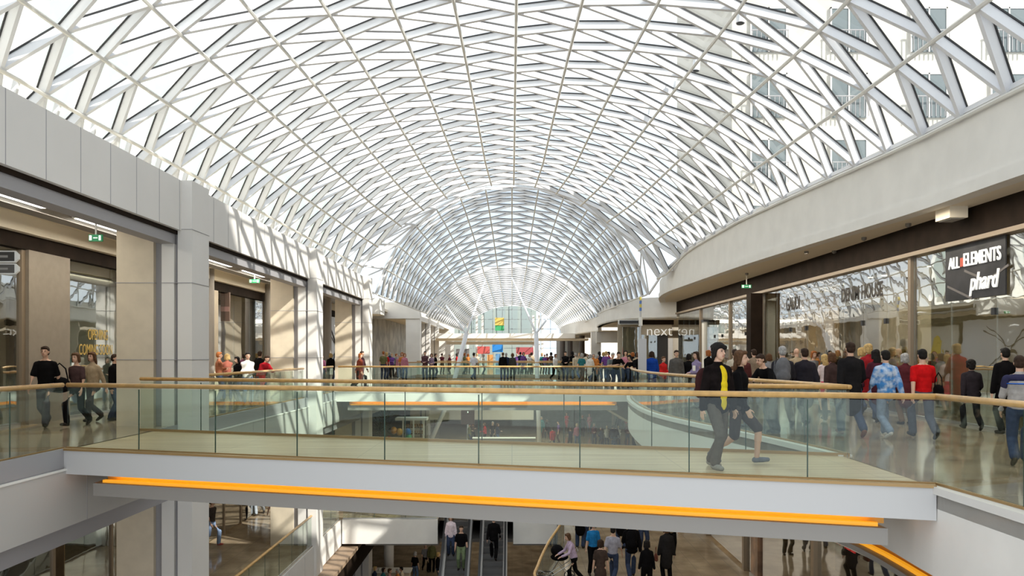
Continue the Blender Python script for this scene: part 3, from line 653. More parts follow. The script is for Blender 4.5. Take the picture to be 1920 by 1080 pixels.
MB().box(x0, x1, Y, Y+.12, zw(602, Y), zw(548, Y)).build('board', mat('sign_brown', (.20, .13, .10), .5), s); MB().box(x0-.14, x0, Y, Y+.3, zw(606, Y), zw(546, Y)).build('side', BLACK, s)
MB().box(x0, x1, Y-.02, Y, zw(584, Y), zw(575, Y)).build('pale_stripe', mat('pink_stripe', (.5,.3,.26), .5), s); MB().tube([(x0+.2, Y+.06, zw(548, Y)), (x0+.2, Y+.06, 4.7)], .02, 6).build('hanger', STEEL, s)
YEL = mat('yellow_window_letters', (.62, .42, .10), .5)
s = empty('window_lettering', 'yellow lettering reading OPENING COMING SOON on the left shop window', 'sign')
text('lettering', 'OPENING', YEL, s, (LX+.03, 21.6, 2.12), .40, 0, xs=.6, depth=.004); text('lettering', 'COMING SOON', YEL, s, (LX+.03, 21.5, 1.72), .40, 0, xs=.6, depth=.004)
# direction blades at the left edge
for k, (y0, y1, c, lb) in enumerate(((470, 492, (.04,.035,.03), 'upper dark direction sign blade with white rim at the left edge'), (494, 514, (.10,.09,.08), 'lower dark direction sign blade with white rim at the left edge'))):
    Y = 13.0; s = empty('direction_sign', lb, 'sign'); x1 = xw(34, Y); zc = zw((y0+y1)/2, Y); hh = (y1-y0)/2*Y/F
    b = MB(); b.add([(x1-1.2, Y, zc-hh), (x1-.06, Y, zc-hh), (x1, Y, zc-hh*.4), (x1, Y, zc+hh*.4), (x1-.06, Y, zc+hh), (x1-1.2, Y, zc+hh), (x1-1.2, Y+.05, zc-hh), (x1-.06, Y+.05, zc-hh), (x1, Y+.05, zc-hh*.4), (x1, Y+.05, zc+hh*.4), (x1-.06, Y+.05, zc+hh), (x1-1.2, Y+.05, zc+hh)],
        [(0,1,2,3,4,5), (11,10,9,8,7,6), (0,6,7,1), (1,7,8,2), (2,8,9,3), (3,9,10,4), (4,10,11,5), (5,11,6,0)]); b.build('rim', WHW, s)
    MB().box(x1-1.18, x1-.06, Y-.012, Y, zc-hh*.78, zc+hh*.78).build('face', mat('blade%d' % k, c, .4), s)
    MB().box(x1-.62, x1-.16, Y-.016, Y-.012, zc-hh*.2, zc+hh*.2).build('faint_text', UNDER, s)
    if k == 0: MB().tube([(x1-.9, Y+.025, zc+hh), (x1-.9, Y+.025, 4.72)], .02, 6).build('hanger', STEEL, s)
# exit signs
for (px, py, Y, hang, lb) in ((179, 446, 16.5, 4.72, 'green running man exit sign hanging above the nearest left gallery bay'), (477, 527, 30.5, 4.72, 'small green exit sign above the second left gallery bay'),
                              (689, 585, 46.97, 4.3, 'tiny green exit sign under the white bulkhead box'), (1400, 537, 33.0, 4.87, 'green exit sign on the right soffit near the dark header')):
    x = xw(px, Y); z = zw(py, Y); s = empty('exit_sign', lb, 'exit sign', 'green exit signs'); hw = .14 if Y < 20 else .2
    MB().box(x-hw, x+hw, Y, Y+.04, z-.07, z+.07).build('plate', GREENX, s); MB().box(x-hw*.9, x-hw*.55, Y-.01, Y, z-.05, z+.05).box(x+hw*.5, x+hw*.8, Y-.01, Y, z-.05, z+.05).beam((x-hw*.3, Y-.005, z), (x+hw*.3, Y-.005, z), .01, .02).build('pictogram', EXWHITE, s)
    MB().box(x-.015, x+.015, Y+.01, Y+.03, z+.07, hang).build('hanger', WHW, s)
# fluorescent slots
for k, Y in enumerate((14.2, 17.9, 21.6, 25.3, 29.0, 32.7, 36.4)):
    o = empty('ceiling_light', 'linear ceiling light of the left gallery, %s from the front' % ['first', 'second', 'third', 'fourth', 'fifth', 'sixth', 'seventh'][k], 'ceiling light', 'linear lights of the left gallery')
    MB().box(-9.85, -9.55, Y, Y+2.5, 4.66, 4.72).build('housing', WHW, o); MB().box(-9.81, -9.59, Y+.04, Y+2.46, 4.645, 4.66).build('diffuser', LIGHTW, o)
la = bpy.data.lights.new('gallery_lamp', 'AREA'); la.shape = 'RECTANGLE'; la.size = .3; la.size_y = 24; la.energy = 330; la.color = (1, .93, .8)
lo = bpy.data.objects.new('gallery_lamp', la); COL.objects.link(lo); lo.location = (-9.7, 26, 4.6)

# ================================================================ ROOF CAMERAS AND OUTSIDE
for k, (px, py, Y) in enumerate(((1388, 28, 19.5), (1305, 120, 24), (1268, 160, 27), (1215, 222, 32), (1148, 330, 40), (1250, 195, 29))):
    x = xw(px, Y); z = zw(py, Y); o = empty('roof_spotlight', ['white cylindrical spotlight hanging highest under the roof rib', 'second white spotlight down the roof rib', 'third white spotlight down the roof rib', 'fifth white spotlight down the roof rib', 'lowest white spotlight by the roof waist', 'fourth white spotlight down the roof rib'][k], 'spotlight', 'spotlights along the roof rib')
    MB().tube([(x, Y, z-.2), (x+.02, Y, z+.12)], .11, 12).build('housing', ROOFW, o); MB().tube([(x, Y, z-.22), (x, Y, z-.2)], .09, 12).build('lens', BLACK, o); MB().tube([(x+.02, Y, z+.12), (x+.05, Y, z+.42)], .02, 6).build('bracket', STEEL, o)
BUILD = mat('rendered_facade', (.54, .52, .47), .8, noise=.03, nscale=.4); PANE = mat('office_pane', (.15, .18, .19), .25)
bl = empty('apartment_building', 'cream building with balcony windows seen through the right of the roof, with an unseen sun-shading block', 'building')
MB().box(9.9, 26, 36, 48, 6.9, 24).box(15.5, 30, -40, 3.4, 0, 27).build('wall', BUILD, bl)  # second box is an unseen block added to shade the near left gallery
for i in range(5):
    for j in range(4):
        x = 10.7+3.6*i+(.0 if j != 2 else 0); z = 17.2-2.95*j
        w_ = MB().box(x, x+.06, 35.9, 36, z-2, z).box(x+1.6, x+1.66, 35.9, 36, z-2, z).box(x+.8, x+.86, 35.9, 36, z-2, z).box(x, x+1.66, 35.9, 36, z-.06, z).build('window_frame', PANEL, bl)
        MB().box(x+.05, x+1.6, 35.93, 35.98, z-2, z-.05).build('pane', PANE, w_)
        rl = MB()
        for k in range(9): rl.box(x+.02+k*.2, x+.045+k*.2, 35.7, 35.73, z-2, z-1.1)
        rl.box(x, x+1.66, 35.69, 35.74, z-1.12, z-1.08).build('balcony_rail', LAV, bl)
bl = empty('office_building', 'white building with tall window bays seen through the left of the roof', 'building')
MB().box(-26, -16, 4, 70, 5.6, 15.5).build('wall', mat('white_render', (.9, .9, .88), .8), bl)
for i in range(16):
    y = 7+4*i; MB().box(-16, -15.6, y, y+1.5, 6.5, 14.6).build('bay_window', mat('pale_green_pane', (.42, .48, .47), .3), bl)

# added fill lamps that brighten the galleries and the lower levels
def wash(x, y, z, sx, sy, e, c=(1, .90, .74)):
    la = bpy.data.lights.new('fill_lamp', 'AREA'); la.shape = 'RECTANGLE'; la.size = sx; la.size_y = sy; la.energy = e; la.color = c
    lo = bpy.data.objects.new('fill_lamp', la); COL.objects.link(lo); lo.location = (x, y, z)
wash(9.2, 28, 4.8, .3, 40, 460); wash(-1, 44, -1.0, 8, 12, 300); wash(-1, 60, -1.9, 8, 14, 300); wash(-1, 40, L1Z-1.3, 6, 6, 90); wash(-1, 52, L1Z-1.3, 8, 10, 100); wash(2, 66, -.6, 8, 10, 260)
wash(-10, 30, -1.66, .5, 30, 50); wash(6.2, 26, -1.66, 1.5, 20, 110); wash(0, 70, 4.5, 8, 8, 300)
# ================================================================ PEOPLE
SKIN = mat('skin_light', (.62, .38, .27), .55); SKIN2 = mat('skin_tan', (.42, .24, .15), .55)
EYEM = mat('eye_dark', (.03, .02, .015), .3); LIPM = mat('lip', (.42, .15, .12), .5)
HAIRC = {'black': (.012, .010, .009), 'dark': (.035, .02, .013), 'brown': (.10, .05, .025), 'blond': (.48, .33, .14), 'grey': (.35, .34, .33), 'red': (.30, .10, .03), 'white': (.6, .58, .55), 'bald': None}
def cloth(c, name=None):
    return mat(name or 'cloth_%03d_%03d_%03d' % tuple(int(999*x) for x in c), c, .9, spec=.08, noise=.12, nscale=14)
def frame(a, b):
    t = (b-a).normalized(); u = Vector((0, 1, 0)) if abs(t.y) < .9 else Vector((1, 0, 0)); q = t.cross(u).normalized(); return t, q, t.cross(q).normalized()
class Blob:
    """overlapping tapered limbs and lumps that a voxel remesh welds into one skin"""
    def __init__(s): s.b = MB()
    def limb(s, pts, rs, n=12):
        s.b.tube(pts, rs, n)
        for p, r in zip(pts, rs): s.b.ball(tuple(p), r*.99, 12, 8)
    def egg(s, c, r, rot=None):
        k = MB(); k.ball((0,0,0), r, 14, 10); M = (rot or Matrix.Identity(3))
        s.b.add([M @ Vector(v)+Vector(c) for v in k.v], k.f)
    def mesh(s, name, vox, sm=3):
        me = bpy.data.meshes.new(name); me.from_pydata(s.b.v, [], s.b.f); o = bpy.data.objects.new(name, me); COL.objects.link(o)
        m = o.modifiers.new('r', 'REMESH'); m.mode = 'VOXEL'; m.voxel_size = vox
        m = o.modifiers.new('s', 'SMOOTH'); m.iterations = sm; m.factor = .5
        out = bpy.data.meshes.new_from_object(o.evaluated_get(bpy.context.evaluated_depsgraph_get())); out.name = name
        out.polygons.foreach_set('use_smooth', [True]*len(out.polygons)); bpy.data.objects.remove(o); bpy.data.meshes.remove(me); return out
def ik(a, b, l1, l2, pole):
    d = b-a; L = min(d.length, (l1+l2)*.999); t = d.normalized(); b = a+t*L
    x = (l1*l1-l2*l2+L*L)/(2*L); h = math.sqrt(max(0, l1*l1-x*x)); p = Vector(pole); p = (p-t*p.dot(t)).normalized()
    return a+t*x+p*h, b
# pose: (pelvis y, pelvis z), lean (forward tilt), feet [(x,y,z,pitch)...] left/right, hands [(x,y,z)...], head yaw
V_ = Vector
POSES = {
 'stand':  dict(lean=.02, feet=[(.10, 0, 0, 0), (-.10, .03, 0, 0)], hands=[(.25, -.06, .80), (-.25, -.05, .80)]),
 'hold':   dict(lean=.04, feet=[(.11, 0, 0, 0), (-.10, .05, 0, 0)], hands=[(.07, -.32, 1.10), (-.09, -.30, 1.08)]),
 'cross':  dict(lean=-.02, feet=[(.12, 0, 0, 0), (-.12, .02, 0, 0)], hands=[(-.12, -.22, 1.18), (.12, -.24, 1.14)]),
 'photo':  dict(lean=.06, feet=[(.12, 0, 0, 0), (-.10, .1, 0, 0)], hands=[(.06, -.24, 1.53), (-.07, -.24, 1.50)]),
 'walk':   dict(lean=.05, feet=[(.08, -.30, .02, -.25), (-.08, .34, .09, .75)], hands=[(.25, .14, .83), (-.25, -.20, .86)]),
 'walk2':  dict(lean=.05, feet=[(.08, .30, .08, .7), (-.08, -.28, .02, -.2)], hands=[(.25, -.20, .86), (-.25, .14, .84)]),
 'stride': dict(lean=.02, feet=[(.10, .22, .01, .15), (-.09, -.08, 0, 0)], hands=[(.24, -.08, .82), (-.26, .02, .80)]),
 'lean':   dict(lean=.48, feet=[(.12, .22, 0, 0), (-.10, .34, 0, .1)], hands=[(.20, -.34, 1.13), (-.16, -.36, 1.13)], py=.20),
 'push':   dict(lean=.30, feet=[(.10, -.15, 0, 0), (-.08, .35, .06, .5)], hands=[(.18, -.48, 1.02), (-.18, -.48, 1.02)]),
}
def rig(pose, sex):
    P = POSES[pose]; w = 1 if sex == 'm' else .88; J = {}
    py = P.get('py', 0); ln = P['lean']; pz = .93-(.03 if 'walk' in pose else 0)
    J['pel'] = V_((0, py, pz)); up = V_((0, -math.sin(ln), math.cos(ln)))
    J['waist'] = J['pel']+up*.16; J['chest'] = J['pel']+up*.36; J['neck'] = J['pel']+up*.54; J['up'] = up
    hd = V_((0, -math.sin(ln*.7), math.cos(ln*.7))); J['head'] = J['neck']+hd*.175+V_((0, -.025, 0)); J['hd'] = hd
    for k, s in enumerate((1, -1)):
        J['sh', s] = J['pel']+up*.455+V_((s*.168*w, .0, 0))
        hand = V_(P['hands'][k]); el, wr = ik(J['sh', s], hand, .285, .255, (s*.55, .9, -.4) if pose not in ('photo',) else (s*.9, .1, -.8))
        J['el', s] = el; J['wr', s] = wr
        J['hip', s] = J['pel']+V_((s*.09, 0, -.04)); fx, fy, fz, fp = P['feet'][k]
        an = V_((fx, fy+.03, fz+.085)); kn, an = ik(J['hip', s], an, .44, .425, (s*.1, -1, 0)); J['kn', s] = kn; J['an', s] = an; J['fp', s] = fp
    return J
LIB = {}
def body_mesh(pose, sex, vox=.013):
    k = ('body', pose, sex, vox)
    if k in LIB: return LIB[k]
    J = rig(pose, sex); B = Blob(); w = 1 if sex == 'm' else .88
    R = V_((0, 0, 1)).rotation_difference(J['up']).to_matrix(); RH = V_((0, 0, 1)).rotation_difference(J['hd']).to_matrix(); h = J['head']
    B.egg(J['pel'], (.155, .11, .12), R); B.egg(J['waist'], (.13*w, .095, .14), R); B.egg(J['chest'], (.155*w, .11, .17), R); B.egg(J['pel']+J['up']*.45, (.13*w, .075, .055), R)
    for s in (1, -1): B.limb([J['neck']-J['up']*.01, lerp(J['neck'], J['sh', s], .9)], [.055*w, .046*w])
    B.limb([J['neck']-J['up']*.04, J['neck']+J['hd']*.09], [.060*w, .053*w])
    B.egg(h+RH @ V_((0, .01, .02)), (.074, .092, .098), RH); B.egg(h+RH @ V_((0, -.025, -.05)), (.055, .062, .062), RH); B.egg(h+RH @ V_((0, -.055, -.088)), (.026, .022, .02), RH)
    B.limb([h+RH @ V_((0, -.085, .012)), h+RH @ V_((0, -.103, -.022))], [.011, .016])
    for s in (1, -1):
        B.egg(h+RH @ V_((s*.076, .012, -.005)), (.010, .020, .030), RH)
        B.limb([J['sh', s], J['el', s], J['wr', s]], [.056*w, .042*w, .029])
        t, q, u = frame(J['el', s], J['wr', s]); f = t
        pm = J['wr', s]+f*.05; side = V_((0, -1, 0)) if abs(f.y) < .7 else V_((-s, 0, 0)); side = (side-f*side.dot(f)).normalized(); nn = f.cross(side)
        Mx = Matrix((side, nn, f)).transposed(); B.egg(pm, (.042, .019, .052), Mx)
        for i, ln_ in enumerate((.062, .074, .070, .054)):
            a = pm+f*.036+side*(.030-.020*i); m = a+f*ln_*.5+nn*s*.004; B.limb([a, m, m+f*ln_*.42+nn*(.02*s)], [.0098, .0092, .008], 8)
        a = pm-f*.012+side*.036; B.limb([a, a+side*.026+f*.028, a+side*.034+f*.058], [.0125, .011, .009], 8)
        B.limb([J['hip', s], J['kn', s], J['an', s]], [.088, .057, .040]); B.limb([lerp(J['kn', s], J['an', s], .15), lerp(J['kn', s], J['an', s], .4)], [.055, .056])
        fp = J['fp', s]; an = J['an', s]; toe = an+V_((s*.02, -.16*math.cos(fp), -.055-.12*math.sin(fp))); B.limb([an+V_((0, .03, -.045)), toe], [.036, .026])
    LIB[k] = B.mesh('body', vox); return LIB[k]
def garment(kind, pose, sex, vox=.018):
    k = (kind, pose, sex, vox)
    if k in LIB: return LIB[k]
    J = rig(pose, sex); B = Blob(); w = 1 if sex == 'm' else .88; up = J['up']
    R = V_((0, 0, 1)).rotation_difference(up).to_matrix()
    if kind in ('t_shirt', 'sweater', 'jacket', 'coat', 'dress', 'open_jacket'):
        g = {'t_shirt': .016, 'sweater': .022, 'jacket': .036, 'coat': .042, 'dress': .016, 'open_jacket': .040}[kind]
        B.egg(J['chest'], (.155*w+g, .11+g, .185), R); B.egg(J['waist']-up*.01, (.150*w+g, .105+g, .19), R); B.egg(J['waist']+up*.08, (.152*w+g, .108+g, .14), R); B.egg(J['pel']+up*.02, (.152+g*.8, .112+g*.8, .13), R)
        B.egg(J['pel']+up*.44, (.135*w+g*.6, .082+g*.6, .06), R)
        for s in (1, -1): B.limb([J['neck']-up*.035, lerp(J['neck'], J['sh', s], .9)], [.060*w+g*.3, .050*w+g*.45])
        if kind in ('coat',):
            B.limb([J['pel']-up*.0, J['pel']-V_((0, 0, .36))], [.155+g*.5, .17]); B.egg(J['pel']-V_((0, 0, .30)), (.19, .16, .12))
        if kind == 'dress': B.egg(J['pel']-V_((0, 0, .12)), (.18, .15, .2)); B.egg(J['pel']-V_((0, 0, .33)), (.205, .17, .12)); B.egg(J['pel']-V_((0, 0, .22)), (.195, .16, .16))
        if kind in ('jacket', 'open_jacket'): B.egg(J['pel']-up*.07, (.165+g*.6, .12+g*.6, .10), R)
        if kind != 't_shirt' and kind != 'dress':  B.limb([J['neck']-up*.06, J['neck']+up*.0], [.085, .072])
        for s in (1, -1):
            sh, el, wr = J['sh', s], J['el', s], J['wr', s]
            if kind in ('t_shirt', 'dress'): B.limb([sh, lerp(sh, el, .4), lerp(sh, el, .8)], [.056*w+.010, .054*w+.010, .054*w+.012])
            else: B.limb([sh, el, lerp(el, wr, .97)], [.054*w+g*.5, .045*w+g*.6, .034+g*.45])
    elif kind in ('trousers', 'jeans', 'shorts'):
        g = .016 if kind == 'trousers' else .020
        B.egg(J['pel']-V_((0,0,.01)), (.158+.012, .112+.012, .125))
        for s in (1, -1):
            hp, kn, an = J['hip', s], J['kn', s], J['an', s]
            if kind == 'shorts': B.limb([hp, lerp(hp, kn, .95)], [.098, .082])
            else: B.limb([hp, kn, lerp(kn, an, .97)], [.090+g*.6, .060+g, .052+g*1.15])
    elif kind == 'skirt':
        B.egg(J['pel']-V_((0, 0, .02)), (.17, .13, .13)); B.egg(J['pel']-V_((0, 0, .22)), (.185, .15, .2)); B.egg(J['pel']-V_((0, 0, .38)), (.20, .17, .1))
    elif kind in ('shoe_l', 'shoe_r'):
        s = 1 if kind[-1] == 'l' else -1; fp = J['fp', s]; an = J['an', s]
        toe = an+V_((s*.022, -.165*math.cos(fp), -.055-.12*math.sin(fp))); heel = an+V_((0, .035, -.042))
        B.limb([heel, lerp(heel, toe, .55), toe], [.043, .043, .034]); B.limb([an+V_((0, 0, -.02)), heel], [.045, .04])
    elif kind.startswith('hair'):
        RH = V_((0, 0, 1)).rotation_difference(J['hd']).to_matrix(); h = J['head']; L = kind.split('_')[1]
        B.egg(h+RH @ V_((0, .028, .042)), (.086, .094, .088), RH); B.egg(h+RH @ V_((0, .048, -.01)), (.080, .074, .08), RH)
        B.egg(h+RH @ V_((0, -.045, .085)), (.066, .045, .034), RH)
        if L in ('shaggy', 'long', 'bob'):
            for s in (1, -1): B.limb([h+RH @ V_((s*.070, -.01, .06)), h+RH @ V_((s*.084, .015, -.05 if L == 'shaggy' else -.09))], [.034, .030])
            B.egg(h+RH @ V_((0, .06, -.05)), (.085, .05, .09), RH)
        if L == 'shaggy': B.egg(h+RH @ V_((0, .02, .075)), (.095, .10, .07), RH); B.egg(h+RH @ V_((.03, -.072, .066)), (.05, .026, .036), RH); [B.egg(h+RH @ V_((math.cos(a_)*.085, .01+math.sin(a_)*.095, .075-.035*(q_ % 3))), (.030, .030, .034)) for q_, a_ in enumerate([k_*.42-.2 for k_ in range(9)])]
        if L == 'long': B.egg(h+RH @ V_((0, .075, -.14)), (.095, .045, .15), RH)
        if L == 'bun': B.egg(h+RH @ V_((0, .13, .05)), (.04, .04, .04), RH)
        vox = .009
    elif kind == 'eyes':
        h = J['head']; RH = V_((0, 0, 1)).rotation_difference(J['hd']).to_matrix(); m = MB()
        for s in (1, -1):
            c = h+RH @ V_((s*.030, -.083, .012)); m.ball(tuple(c), (.012, .007, .0065)); c = h+RH @ V_((s*.031, -.088, .030)); m.ball(tuple(c), (.019, .006, .0045))
        me = bpy.data.meshes.new('eyes'); me.from_pydata(m.v, [], m.f); LIB[k] = me; return me
    elif kind == 'mouth':
        h = J['head']; RH = V_((0, 0, 1)).rotation_difference(J['hd']).to_matrix(); m = MB(); c = h+RH @ V_((0, -.086, -.055)); m.ball(tuple(c), (.023, .008, .007))
        me = bpy.data.meshes.new('mouth'); me.from_pydata(m.v, [], m.f); LIB[k] = me; return me
    LIB[k] = B.mesh(kind, vox, 4); return LIB[k]
def part(name, me, m, parent):
    if not me.materials: me.materials.append(m)
    o = bpy.data.objects.new(name, me); COL.objects.link(o); o.parent = parent
    o.material_slots[0].link = 'OBJECT'; o.material_slots[0].material = m; return o
CB = (.005, .0045, .005); CN = (.02, .028, .06); CR = (.45, .02, .02); CW = (.66, .64, .60); CG = (.20, .20, .21); CBR = (.085, .05, .032); CJ = (.10, .15, .25); CT = (.38, .30, .20); CDJ = (.04, .055, .10); CGR = (.17, .22, .12)
NP = [0]
def person(px, Y, label, pose='stand', face=0, top=('t_shirt', CB), bot=('trousers', CDJ), hair=('short', 'dark'), z=0, h=1.74, sex='m', shoe=(.03,.025,.02), skin=None, near=False, group=None, X=None, vox=None):
    """face: 0 looks at the camera, 180 away, 90 to the right of the picture"""
    x = xw(px, Y) if X is None else X
    vb = vox or (.0065 if near else .013); vc = .011 if near else .02
    o = part('person', body_mesh(pose, sex, vb), skin or SKIN, None); tag(o, label, 'person', group)
    o.location = (x, Y, z); o.rotation_euler = (0, 0, math.radians(face)); s = h/1.75; o.scale = (s, s, s)
    part('hair', garment('hair_'+hair[0], pose, sex), mat('hair_'+hair[1], HAIRC[hair[1]], .7, spec=.15, noise=.25, nscale=30), o) if hair[1] != 'bald' else None
    part(top[0], garment(top[0], pose, sex, vc), top[2] if len(top) > 2 else cloth(top[1]), o)
    if bot: part(bot[0], garment(bot[0], pose, sex, vc), cloth(bot[1]), o)
    for q in ('shoe_l', 'shoe_r'): part('shoe', garment(q, pose, sex, .012), cloth(shoe), o)
    if near or Y < 32: part('eyes', garment('eyes', pose, sex), EYEM, o); part('mouth', garment('mouth', pose, sex), LIPM, o)
    NP[0] += 1; return o
def bag(kind, label, loc, c, s=1, rz=0):
    o = empty(kind, label, 'bag', None, loc, math.radians(rz)); m = cloth(c)
    if kind == 'backpack':
        b = Blob(); b.egg((0, 0, .24), (.15, .09, .22)); b.egg((0, .03, .10), (.14, .10, .12)); b.egg((0, .07, .14), (.10, .05, .09)); p = part('pack', b.mesh('pack', .015), m, o)
        MB().tube([(-.09, -.05, .08), (-.12, -.13, .2), (-.1, -.15, .38), (-.08, -.06, .44)], .014, 6).build('strap', m, o); MB().tube([(.09, -.05, .08), (.12, -.13, .2), (.1, -.15, .38), (.08, -.06, .44)], .014, 6).build('strap', m, o)
    else:
        b = Blob(); b.egg((0, 0, .12), (.16, .05, .10)); b.egg((0, 0, .05), (.17, .06, .07)); part('pouch', b.mesh('pouch', .012), m, o)
        MB().tube([(-.13, 0, .16), (-.09, 0, .34), (0, 0, .42), (.09, 0, .34), (.13, 0, .16)], .010, 6).build('strap', m, o)
    o.scale = (s, s, s); return o
# ---- the couple on the footbridge
JK = mat('dark_plaid_jacket', (.010, .007, .007), .9, spec=.06, noise=.35, nscale=9)
p = person(1345, 11.25, 'young man in a dark open jacket over a yellow shirt striding across the footbridge', 'stride', 28, ('open_jacket', CB, JK), ('trousers', (.11, .09, .075)), ('shaggy', 'black'), h=1.74, near=True, shoe=(.30, .28, .25))
bag('backpack', 'small maroon backpack on the back of the young man with the yellow shirt', (xw(1319, 11.45), 11.45, .98), (.05, .018, .018), .95, 28)
ys = Blob(); J = rig('stride', 'm'); R_ = V_((0, 0, 1)).rotation_difference(J['up']).to_matrix()
ys.egg(J['chest']+V_((0, -.035, 0)), (.085, .136, .18), R_); ys.egg(J['waist']+V_((0, -.035, -.0)), (.082, .150, .22), R_); ys.egg(J['waist']+V_((0, -.035, .09)), (.084, .150, .12), R_); ys.egg(J['pel']+V_((0, -.03, .0)), (.070, .148, .14), R_)
part('yellow_shirt', ys.mesh('yellow_shirt', .01), cloth((.72, .52, .02)), p)
p = person(1383, 11.75, 'woman with long brown hair half hidden behind the young man on the footbridge', 'walk', 60, ('jacket', CB), ('shorts', (.06, .05, .05)), ('long', 'brown'), h=1.68, sex='f', near=True, shoe=(.16, .17, .20))
# ---- left upper gallery
person(86, 17.6, 'man in a black short sleeved shirt walking at the far left', 'walk', 12, ('t_shirt', CB), ('jeans', (.10, .10, .11)), h=1.80)
person(145, 17.9, 'woman in a dark top carrying a big bag in the left gallery', 'walk2', -8, ('t_shirt', (.06, .035, .035)), ('trousers', CB), ('bob', 'brown'), h=1.66, sex='f')
bag('handbag', 'large dark handbag hanging beside the woman in the dark top', (xw(114, 17.8), 17.75, .78), CB, 1.5)
person(175, 18.9, 'woman in a tan blouse with folded coat in the left gallery', 'walk', -12, ('sweater', CT), ('trousers', (.05, .04, .04)), ('long', 'brown'), h=1.68, sex='f')
bag('backpack', 'dark backpack on the shoulder of the woman in the tan blouse', (xw(186, 19.1), 19.0, 1.0), CB, .7)
person(214, 19.6, 'dark figure partly hidden by the nearest pillar', 'stand', 90, ('jacket', CB), h=1.6)
person(411, 27.5, 'person in an orange brown shirt near the tan pier', 'cross', 120, ('sweater', (.35, .13, .07)), h=1.68, hair=('short', 'red'))
person(426, 28.0, 'woman in a rust patterned top near the tan pier', 'cross', 200, ('sweater', (.30, .10, .07)), hair=('bob', 'blond'), h=1.62, sex='f')
person(446, 26.4, 'dark haired woman in black sitting low behind the left railing', 'hold', -30, ('jacket', CB), hair=('long', 'black'), h=1.52, sex='f')
person(464, 25.6, 'person in a white shirt and white visor by the left railing', 'hold', 30, ('sweater', (.8, .78, .74)), ('jeans', CJ), ('short', 'black'), h=1.66)
person(487, 30.0, 'man in a dark jacket behind the red jacket', 'stand', 170, ('jacket', CB), h=1.72)
person(496, 28.0, 'person in a bright red jacket bending over the left railing', 'lean', 60, ('coat', (.42, .015, .025)), hair=('short', 'dark'), h=1.62)
person(524, 31.0, 'man in a grey jacket with a backpack walking away', 'walk', 180, ('jacket', (.16, .18, .20)), h=1.74)
bag('backpack', 'grey backpack of the man walking away in the left gallery', (xw(524, 30.7), 30.75, 1.02), (.12, .13, .15), 1, 180)
person(535, 30.2, 'woman in a tan coat beside the second pillar', 'stand', 190, ('coat', CT), hair=('bob', 'brown'), h=1.66, sex='f')
person(620, 41.0, 'blond woman in black before the white hoarding', 'stand', 180, ('jacket', CB), hair=('bob', 'blond'), sex='f', h=1.66)
person(603, 39.0, 'person in a plum top right of the second pillar', 'stand', 160, ('sweater', (.15, .05, .09)), h=1.6)
person(674, 37.5, 'red haired person in a rust red dress walking on the bridge platform', 'walk', 75, ('coat', (.20, .045, .025)), ('trousers', CB), ('bob', 'red'), sex='f', h=1.68)
person(677, 38.6, 'man in a plum jacket walking beside the rust red dress', 'walk2', 75, ('jacket', (.10, .04, .05)), ('trousers', CB), h=1.78)
# ---- right gallery
person(1222, 31.5, 'person in a bright blue coat right of the totem', 'stand', 170, ('coat', (.01, .05, .30)), hair=('bob', 'dark'), h=1.72)
person(1243, 29.5, 'girl in a red jacket with white piping', 'hold', 30, ('jacket', (.50, .02, .02)), hair=('short', 'brown'), h=1.52, sex='f')
person(1268, 27.5, 'man in an open grey jacket looking towards the camera', 'stand', 5, ('coat', (.09, .085, .08)), h=1.74)
person(1291, 27.6, 'person all in black between the grey jacket and the phone woman', 'stand', 150, ('coat', CB), hair=('bob', 'black'), h=1.62)
p = person(1307, 24.0, 'curly haired woman in lilac holding a white phone', 'hold', -60, ('sweater', (.25, .20, .33)), ('jeans', CJ), ('long', 'dark'), sex='f', h=1.68)
ph = empty('phone', 'white phone held by the curly haired woman', 'phone', None, (xw(1301, 23.7), 23.68, 1.12)); MB().box(-.04, .04, -.01, .01, 0, .16).build('case', WHW, ph); MB().box(-.035, .035, .01, .014, .01, .15).build('screen', BLACK, ph)
person(1378, 23.0, 'man in a cream jacket behind the couple', 'stand', 180, ('jacket', (.52, .46, .36)), h=1.74)
person(1394, 24.5, 'orange haired person in a maroon coat', 'stand', 180, ('coat', (.08, .025, .025)), hair=('short', 'red'), h=1.62)
person(1414, 26.0, 'grey haired man in a tan coat left of the dark pillar', 'stand', 190, ('coat', (.24, .18, .13)), hair=('short', 'dark'), h=1.76)
person(1424, 16.3, 'boy in a black shirt leaning on the curved railing', 'lean', -62, ('t_shirt', CB), ('jeans', CB), h=1.66, near=True, X=5.15)
person(1414, 17.8, 'child in a light blue shirt leaning on the curved railing', 'lean', -80, ('t_shirt', (.18, .50, .66)), ('jeans', CJ), hair=('short', 'brown'), h=1.38, X=5.0)
person(1442, 24.0, 'woman in a patterned grey top by the dark pillar', 'stand', 170, ('sweater', CG), hair=('bob', 'brown'), h=1.62, sex='f')
person(1468, 17.5, 'grey haired man with a grey backpack walking away', 'walk', 178, ('jacket', (.025, .024, .03)), ('trousers', (.10, .08, .06)), ('short', 'grey'), h=1.80)
bag('backpack', 'grey backpack of the grey haired man on the right', (xw(1470, 17.1), 17.17, 1.02), (.14, .14, .15), 1.15, 180)
person(1494, 24.5, 'bald man behind the dark coats', 'stand', 180, ('sweater', CT), hair=('x', 'bald'), h=1.78)
person(1510, 18.0, 'man in a long dark overcoat right of the grey backpack', 'walk2', 182, ('coat', (.022, .02, .026)), ('trousers', CB), ('short', 'dark'), h=1.76)
person(1547, 22.0, 'long haired woman in a white and pink top', 'stand', 180, ('t_shirt', (.60, .50, .50)), ('skirt', (.55, .03, .08)), ('long', 'blond'), sex='f', h=1.60)
person(1562, 19.0, 'curly light haired woman in a dark brown jacket', 'walk', 182, ('jacket', (.05, .03, .028)), ('trousers', CB), ('bob', 'brown'), sex='f', h=1.66)
